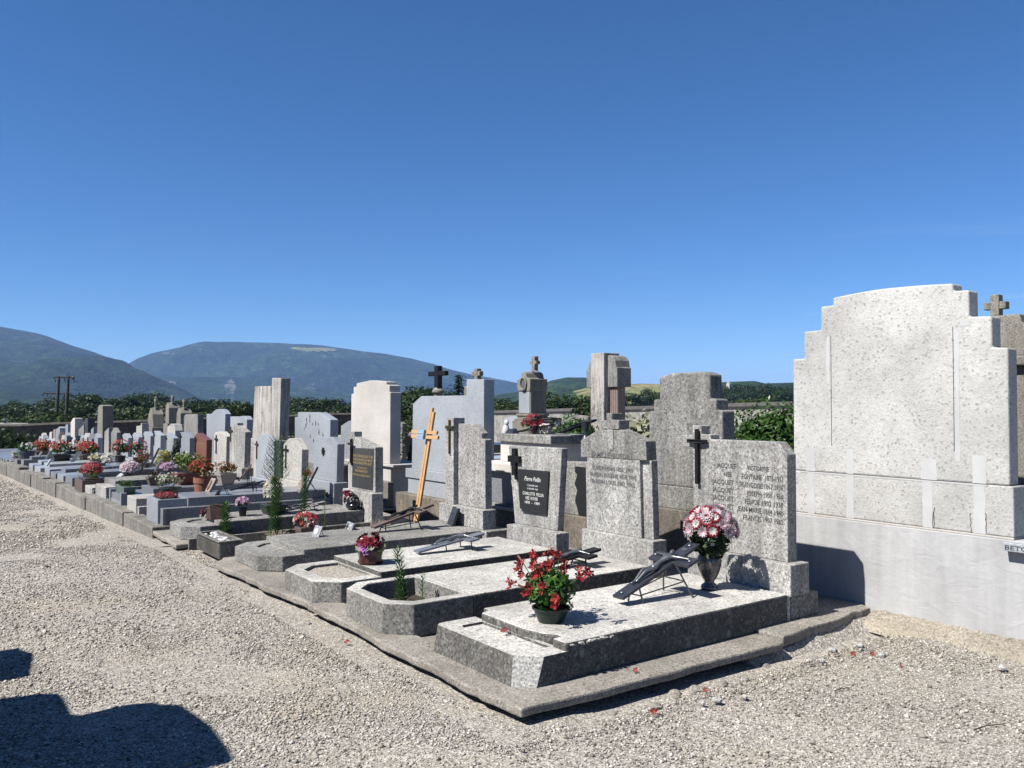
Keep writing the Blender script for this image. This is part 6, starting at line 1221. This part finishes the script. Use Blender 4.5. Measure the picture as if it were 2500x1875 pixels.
for i, (a, b_, c_) in enumerate([(1540, 958, 240), (1580, 950, 260), (1612, 946, 250), (1640, 955, 230), (1500, 962, 250), (1440, 968, 230)]): tree('field hedge tree on the slope between fluted stele and grey monument', a, c_, b_, 9, i % 4, 'field hedge trees', zg=-2, rz=i)
for i in range(22): tree('dark tree of the wooded village slope right of the grey monument', 1745 + i * 10 + rt.uniform(-4, 4), rt.uniform(330, 420), lerp([(1740, 945), (1790, 938), (1850, 936), (1960, 940)], 1745 + i * 10) + rt.uniform(-2, 8), rt.uniform(9, 13), i % 4, 'wooded village slope', zg=-3, rz=i)
# conifer: whorls of drooping branches
t = thing('conifer', 'dark pointed cedar-like conifer behind the blue granite monument', 'conifer', (*ground_dir(1119, 70), -1.5))
x, y = ground_dir(1119, 70); zt = EYE + (985 - 917) / FPX * 70; MB().path([(x, y, -1.6), (x, y, zt)], .16, .02, 6).build('trunk', M['bark'], t); g = np.random.default_rng(77); C_ = []; N_ = []
for i in range(60):
    f = i / 60; z = zt - f * (zt + .6); rr = .1 + 1.75 * f ** .8 * g.uniform(.7, 1.1); a = i * 2.4
    for j in range(34): q = g.random(); C_.append((x + rr * q * math.cos(a) + g.normal(0, .06 + .12 * q), y + rr * q * math.sin(a) + g.normal(0, .06 + .12 * q), z - .18 * q * rr + g.normal(0, .04))); N_.append((math.cos(a) * .3, math.sin(a) * .3, 1))
V_, F_ = leaves(np.array(C_), np.array(N_), .26, .10, 7, .6); npmesh('crown', V_, F_, M['needle'], t)
# pole pair with cross-arms
pp = thing('utility_pole', 'twin timber utility pole with two cross-arms and insulators', 'utility pole', (*ground_dir(145, 95), -2.4)); dd = 95
def at(px, py, d=dd): x, y = ground_dir(px, d); return Vector((x, y, EYE + (YH - py) / FPX * d))
m = MB(); a = at(138, 1060); b_ = at(144.5, 918); m.tube((a.x, a.y, -2.6), b_, .12, .10, 8); a = at(162, 1060); b_ = at(167.5, 918); m.tube((a.x, a.y, -2.6), b_, .12, .10, 8); m.build('poles', M['polewood'], pp)
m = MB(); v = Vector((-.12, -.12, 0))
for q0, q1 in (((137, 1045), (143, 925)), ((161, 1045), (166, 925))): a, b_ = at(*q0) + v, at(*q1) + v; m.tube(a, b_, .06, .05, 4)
m.build('pale_facing', M['polepale'], pp)  # pale strip down the near left side of each pole
m = MB(); m.tube(at(131, 921), at(181, 921), .08, .08, 6); m.tube(at(106, 959.5), at(174, 962.5), .09, .08, 6); m.build('cross_arms', M['polewood'], pp)
m = MB()
for q0, q1 in (((131, 921), (136, 933)), ((155, 922), (160, 933)), ((178, 922), (182, 934)), ((106, 960), (104, 966)), ((116, 961), (116, 967)), ((157, 962), (158, 970))): m.tube(at(*q0), at(*q1), .05, .05, 5)
m.tube(at(176, 921.5), at(180, 921.5), .14, .14, 8); m.build('insulators', M['iron'], pp)
# house roof at the far left
hx, hy = ground_dir(25, 75); hs_ = thing('house', 'low house with a pale grey roof and a round vent at the far left', 'house', (hx, hy, -3)); d_ = 75
a, b_, c_, e = at(-40, 1033, 72), at(70, 1036, 72), at(99, 1047, 75), at(-40, 1047, 66)
m = MB(); f_ = Vector((math.sin(HEAD), math.cos(HEAD), 0)) * 9
R0, R1 = at(-60, 1033.5, 78), at(70, 1036, 78); E0, E1 = at(-60, 1052, 70), at(62, 1053, 70); B0, B1 = at(-60, 1050, 86), at(98, 1048, 86)
m.add([R0, R1, E1, E0], [(0, 1, 2, 3)]); m.add([R0, R1, B1, B0], [(0, 3, 2, 1)]); m.build('roof', M['roof'], hs_).modifiers.new('thick', 'SOLIDIFY').thickness = .12
dn = Vector((0, 0, -3.0)); m = MB(); m.add([E0 + dn, E1 + dn, B1 + dn, B0 + dn, E0 + Vector((0, 0, -.1)), E1 + Vector((0, 0, -.1)), B1 + Vector((0, 0, -.1)), B0 + Vector((0, 0, -.1)), R1 + Vector((0, 0, -.1)), R0 + Vector((0, 0, -.1))], [(0, 1, 5, 4), (1, 2, 6, 8, 5), (2, 3, 7, 6), (3, 0, 4, 9, 7)]); m.build('wall', M['housewall'], hs_)
p = at(13, 1030, 77); m = MB().lathe([(.12, -.6), (.12, .1), (.28, .12), (.28, .2), (.1, .32)], (p.x, p.y, p.z), 10); m.build('vent', M['steel'], hs_)
# village church on the slope
p = at(1764, 944, 520); vh = thing('church', 'tiny white church with a pointed tower on the wooded slope', 'church', (p.x, p.y, p.z - 3))
MB().box(p.x - 4, p.x + 4, p.y - 2, p.y + 6, p.z - 4, p.z + .5).build('nave', M['pale'], vh); MB().box(p.x + 1, p.x + 2.6, p.y - 4.6, p.y - 2.1, p.z - 4, p.z + 1.6).build('tower', M['pale'], vh); MB().pts([(p.x + .9, p.y - 4.7, p.z + 1.61), (p.x + 2.7, p.y - 4.7, p.z + 1.61), (p.x + 2.7, p.y - 2.0, p.z + 1.61), (p.x + .9, p.y - 2.0, p.z + 1.61)], [(p.x + 1.7, p.y - 3.4, p.z + 3.6), (p.x + 1.9, p.y - 3.4, p.z + 3.6), (p.x + 1.9, p.y - 3.2, p.z + 3.6), (p.x + 1.7, p.y - 3.2, p.z + 3.6)]).build('spire', M['housewall'], vh)

# ---------------------------------------------------------------- mountains and hills
def forest(name, c0, c1, scale, field=(.16, .14, .07), rock=(.13, .128, .125)):
    m, n, b = newmat(name); p = wpos(n)
    cr = voro(n, p, 1 / scale); d = voro(n, p, 1 / scale, 'Distance')
    c = ramp(n, cr, [(0, c0), (1, c1)])
    big = ramp(n, noise(n, p, 1 / (scale * 22), 6, .6), [(.3, .45), (.7, 1.6)])
    c = mixc(n, 1.0, c, big, 'MULTIPLY')
    c = mixc(n, 1.0, c, ramp(n, noise(n, p, 1 / (scale * 3.0), 4, .7), [(.35, .4), (.65, 1.7)]), 'MULTIPLY')
    at_ = n.nodes.new('ShaderNodeAttribute'); at_.attribute_name = 'cover'
    sp = n.nodes.new('ShaderNodeSeparateColor'); n.links.new(at_.outputs['Color'], sp.inputs[0])
    rk = noise(n, p, 1 / (scale * 2.0), 6, .75); mth = n.nodes.new('ShaderNodeMath'); mth.operation = 'MULTIPLY'; n.links.new(rk, mth.inputs[0]); n.links.new(sp.outputs[0], mth.inputs[1])
    c = mixc(n, ramp(n, mth.outputs[0], [(.44, 0.0), (.58, .9)]), c, rock)
    m2 = n.nodes.new('ShaderNodeMath'); m2.operation = 'MULTIPLY'; n.links.new(ramp(n, noise(n, p, 1 / (scale * 9), 4), [(.2, .6), (.6, 1.2)]), m2.inputs[0]); n.links.new(sp.outputs[1], m2.inputs[1])
    fc = ramp(n, voro(n, p, 1 / (scale * 8)), [(0, field), (.45, (.085, .10, .035)), (.7, (.12, .125, .05)), (1, (.21, .15, .085))], 'CONSTANT')
    c = mixc(n, ramp(n, m2.outputs[0], [(.45, 0.0), (.55, 1.0)]), c, fc)
    n.links.new(c, b.inputs['Base Color']); b.inputs['Roughness'].default_value = .95; b.inputs['Specular IOR Level'].default_value = .05
    bump(n, b, mixc(n, .5, d, noise(n, p, 1 / (scale * 3), 5)), 1.0, scale * .9); return m
def vn(x, y, s):
    g_ = np.random.default_rng(s); T = g_.random((64, 64)); xi = np.floor(x).astype(int); yi = np.floor(y).astype(int); fx = x - xi; fy = y - yi; fx = fx * fx * (3 - 2 * fx); fy = fy * fy * (3 - 2 * fy)
    a = T[xi % 64, yi % 64]; b_ = T[(xi + 1) % 64, yi % 64]; c_ = T[xi % 64, (yi + 1) % 64]; d = T[(xi + 1) % 64, (yi + 1) % 64]
    return (a * (1 - fx) + b_ * fx) * (1 - fy) + (c_ * (1 - fx) + d * fx) * fy
def mountain(name, prof, d0, d1, d2, mat, amp, rough, seed, rockf=None, fieldf=None, nxn=420, nyn=90, pw=.85):
    xs = np.linspace(prof[0][0], prof[-1][0], nxn); t = np.linspace(0, 1.35, nyn); X, T = np.meshgrid(xs, t)
    D = np.where(T <= 1, d0 + (d1 - d0) * T, d1 + (d2 - d1) * (T - 1) / .35)
    yr = np.interp(X, [p[0] for p in prof], [p[1] for p in prof]); zr = EYE + (YH - yr) / FPX * d1; zb = -8
    S = np.where(T <= 1, np.clip(T, 0, 1) ** pw, 1 - .6 * (T - 1) / .35)
    tt = (X - 1250) / FPX; wx = D * (math.sin(HEAD) + math.cos(HEAD) * tt); wy = D * (math.cos(HEAD) - math.sin(HEAD) * tt)
    nz = sum((vn(wx / (rough / 2 ** k), wy / (rough / 2 ** k), seed + k) - .5) / 2 ** k for k in range(5))
    rid = (.5 - np.abs(vn(wx / rough * 1.3, wy / rough * 1.3, seed + 9) - .5)) * 1.2
    Z = zb + (zr - zb) * S + amp * (nz - rid * .6) * np.clip(np.sin(np.pi * np.clip(T, 0, 1) ** 1.35), 0, 1) + amp * .05 * nz
    V_ = np.stack([wx, wy, Z], 2).reshape(-1, 3); ii = np.arange(nyn - 1)[:, None] * nxn + np.arange(nxn - 1)[None]; F_ = np.stack([ii, ii + 1, ii + nxn + 1, ii + nxn], 2).reshape(-1, 4)
    o = npmesh(name, V_, F_, mat, smooth=True); struct(o)
    ca = o.data.color_attributes.new('cover', 'FLOAT_COLOR', 'POINT'); col = np.zeros((len(V_), 4), np.float32); col[:, 3] = 1
    py = YH - (Z - EYE) / D * FPX
    if rockf is not None: col[:, 0] = rockf(X, py, T).ravel()
    if fieldf is not None: col[:, 1] = fieldf(X, py, T).ravel()
    ca.data.foreach_set('color', col.ravel()); return o
el = lambda X, Y, cx, cy, rx, ry: np.clip(1.3 - ((X - cx) / rx) ** 2 - ((Y - cy) / ry) ** 2, 0, 1)
fm = forest('far_forest', (.005, .013, .006), (.017, .029, .012), 13)
fl = forest('left_forest', (.005, .012, .006), (.017, .027, .012), 10)
fn = forest('near_forest', (.007, .016, .006), (.02, .034, .011), 7)
mountain('mountain', [(-900, 770), (-500, 765), (-250, 775), (0, 797), (60, 810), (113, 824), (170, 846), (226, 861), (280, 880), (310, 893), (374, 922), (433, 946), (492, 971), (560, 990), (640, 1000)], 1300, 3600, 4300, fl, 150, 620, 3, pw=1.0)
rocks = lambda X, Y, T: np.maximum.reduce([el(X, Y, 562, 945, 22, 32), el(X, Y, 760, 945, 22, 16) * .9, el(X, Y, 420, 935, 16, 9), el(X, Y, 625, 900, 30, 8) * .9, el(X, Y, 700, 960, 60, 9) * .85, el(X, Y, 490, 853, 30, 4), el(X, Y, 410, 862, 30, 4), el(X, Y, 790, 870, 14, 5), el(X, Y, 740, 918, 12, 6) * .9, el(X, Y, 545, 972, 60, 8) * .85])
flds = lambda X, Y, T: np.maximum(el(X, Y, 775, 853, 55, 5), el(X, Y, 730, 850, 25, 3))
mountain('mountain', [(180, 960), (260, 920), (300, 898), (335, 879), (375, 864), (433, 851), (482, 843), (532, 846), (591, 844), (690, 842), (718, 842), (787, 846), (837, 852), (886, 859), (945, 868), (1004, 878), (1063, 893), (1112, 906), (1162, 918), (1211, 928), (1266, 938), (1330, 952), (1420, 968), (1520, 982), (1700, 990)], 2600, 4600, 5600, fm, 210, 800, 11, rocks, flds)
flat1 = lambda X, Y, T: np.clip((X - 1500) / 40, 0, 1) * 0
mountain('hill', [(1120, 985), (1180, 972), (1230, 962), (1263, 957), (1290, 951), (1320, 941), (1345, 929), (1383, 921), (1428, 921), (1480, 928), (1560, 944), (1700, 965), (1850, 985)], 700, 1500, 1900, fn, 45, 260, 21)
mountain('hill', [(1380, 960), (1440, 946), (1515, 940), (1540, 938), (1565, 937), (1610, 938), (1680, 940), (1755, 934), (1790, 932), (1842, 930), (1868, 936), (1933, 934), (2100, 930), (2300, 925), (2480, 915), (2700, 900), (3200, 905)], 380, 950, 1300, fn, 14, 160, 29, None, lambda X, Y, T: np.clip(1 - np.abs(X - 1540) / 150, 0, 1) ** .3 * (X < 1690) * np.clip(T * 6 - .6, 0, 1))
# thin summer haze
hz, n, b = newmat('haze_air'); n.nodes.remove(b)
pv = n.nodes.new('ShaderNodeVolumePrincipled'); pv.inputs['Density'].default_value = 0.95e-4; pv.inputs['Color'].default_value = (.30, .50, .95, 1); pv.inputs['Anisotropy'].default_value = .0
n.links.new(pv.outputs[0], [x for x in n.nodes if x.type == 'OUTPUT_MATERIAL'][0].inputs['Volume'])
o = MB().box(-9500, 9500, -1200, 9500, -14, 345).build('haze', hz); tag(o, kind='stuff', label='thin blue summer haze over the valley', cat='haze')
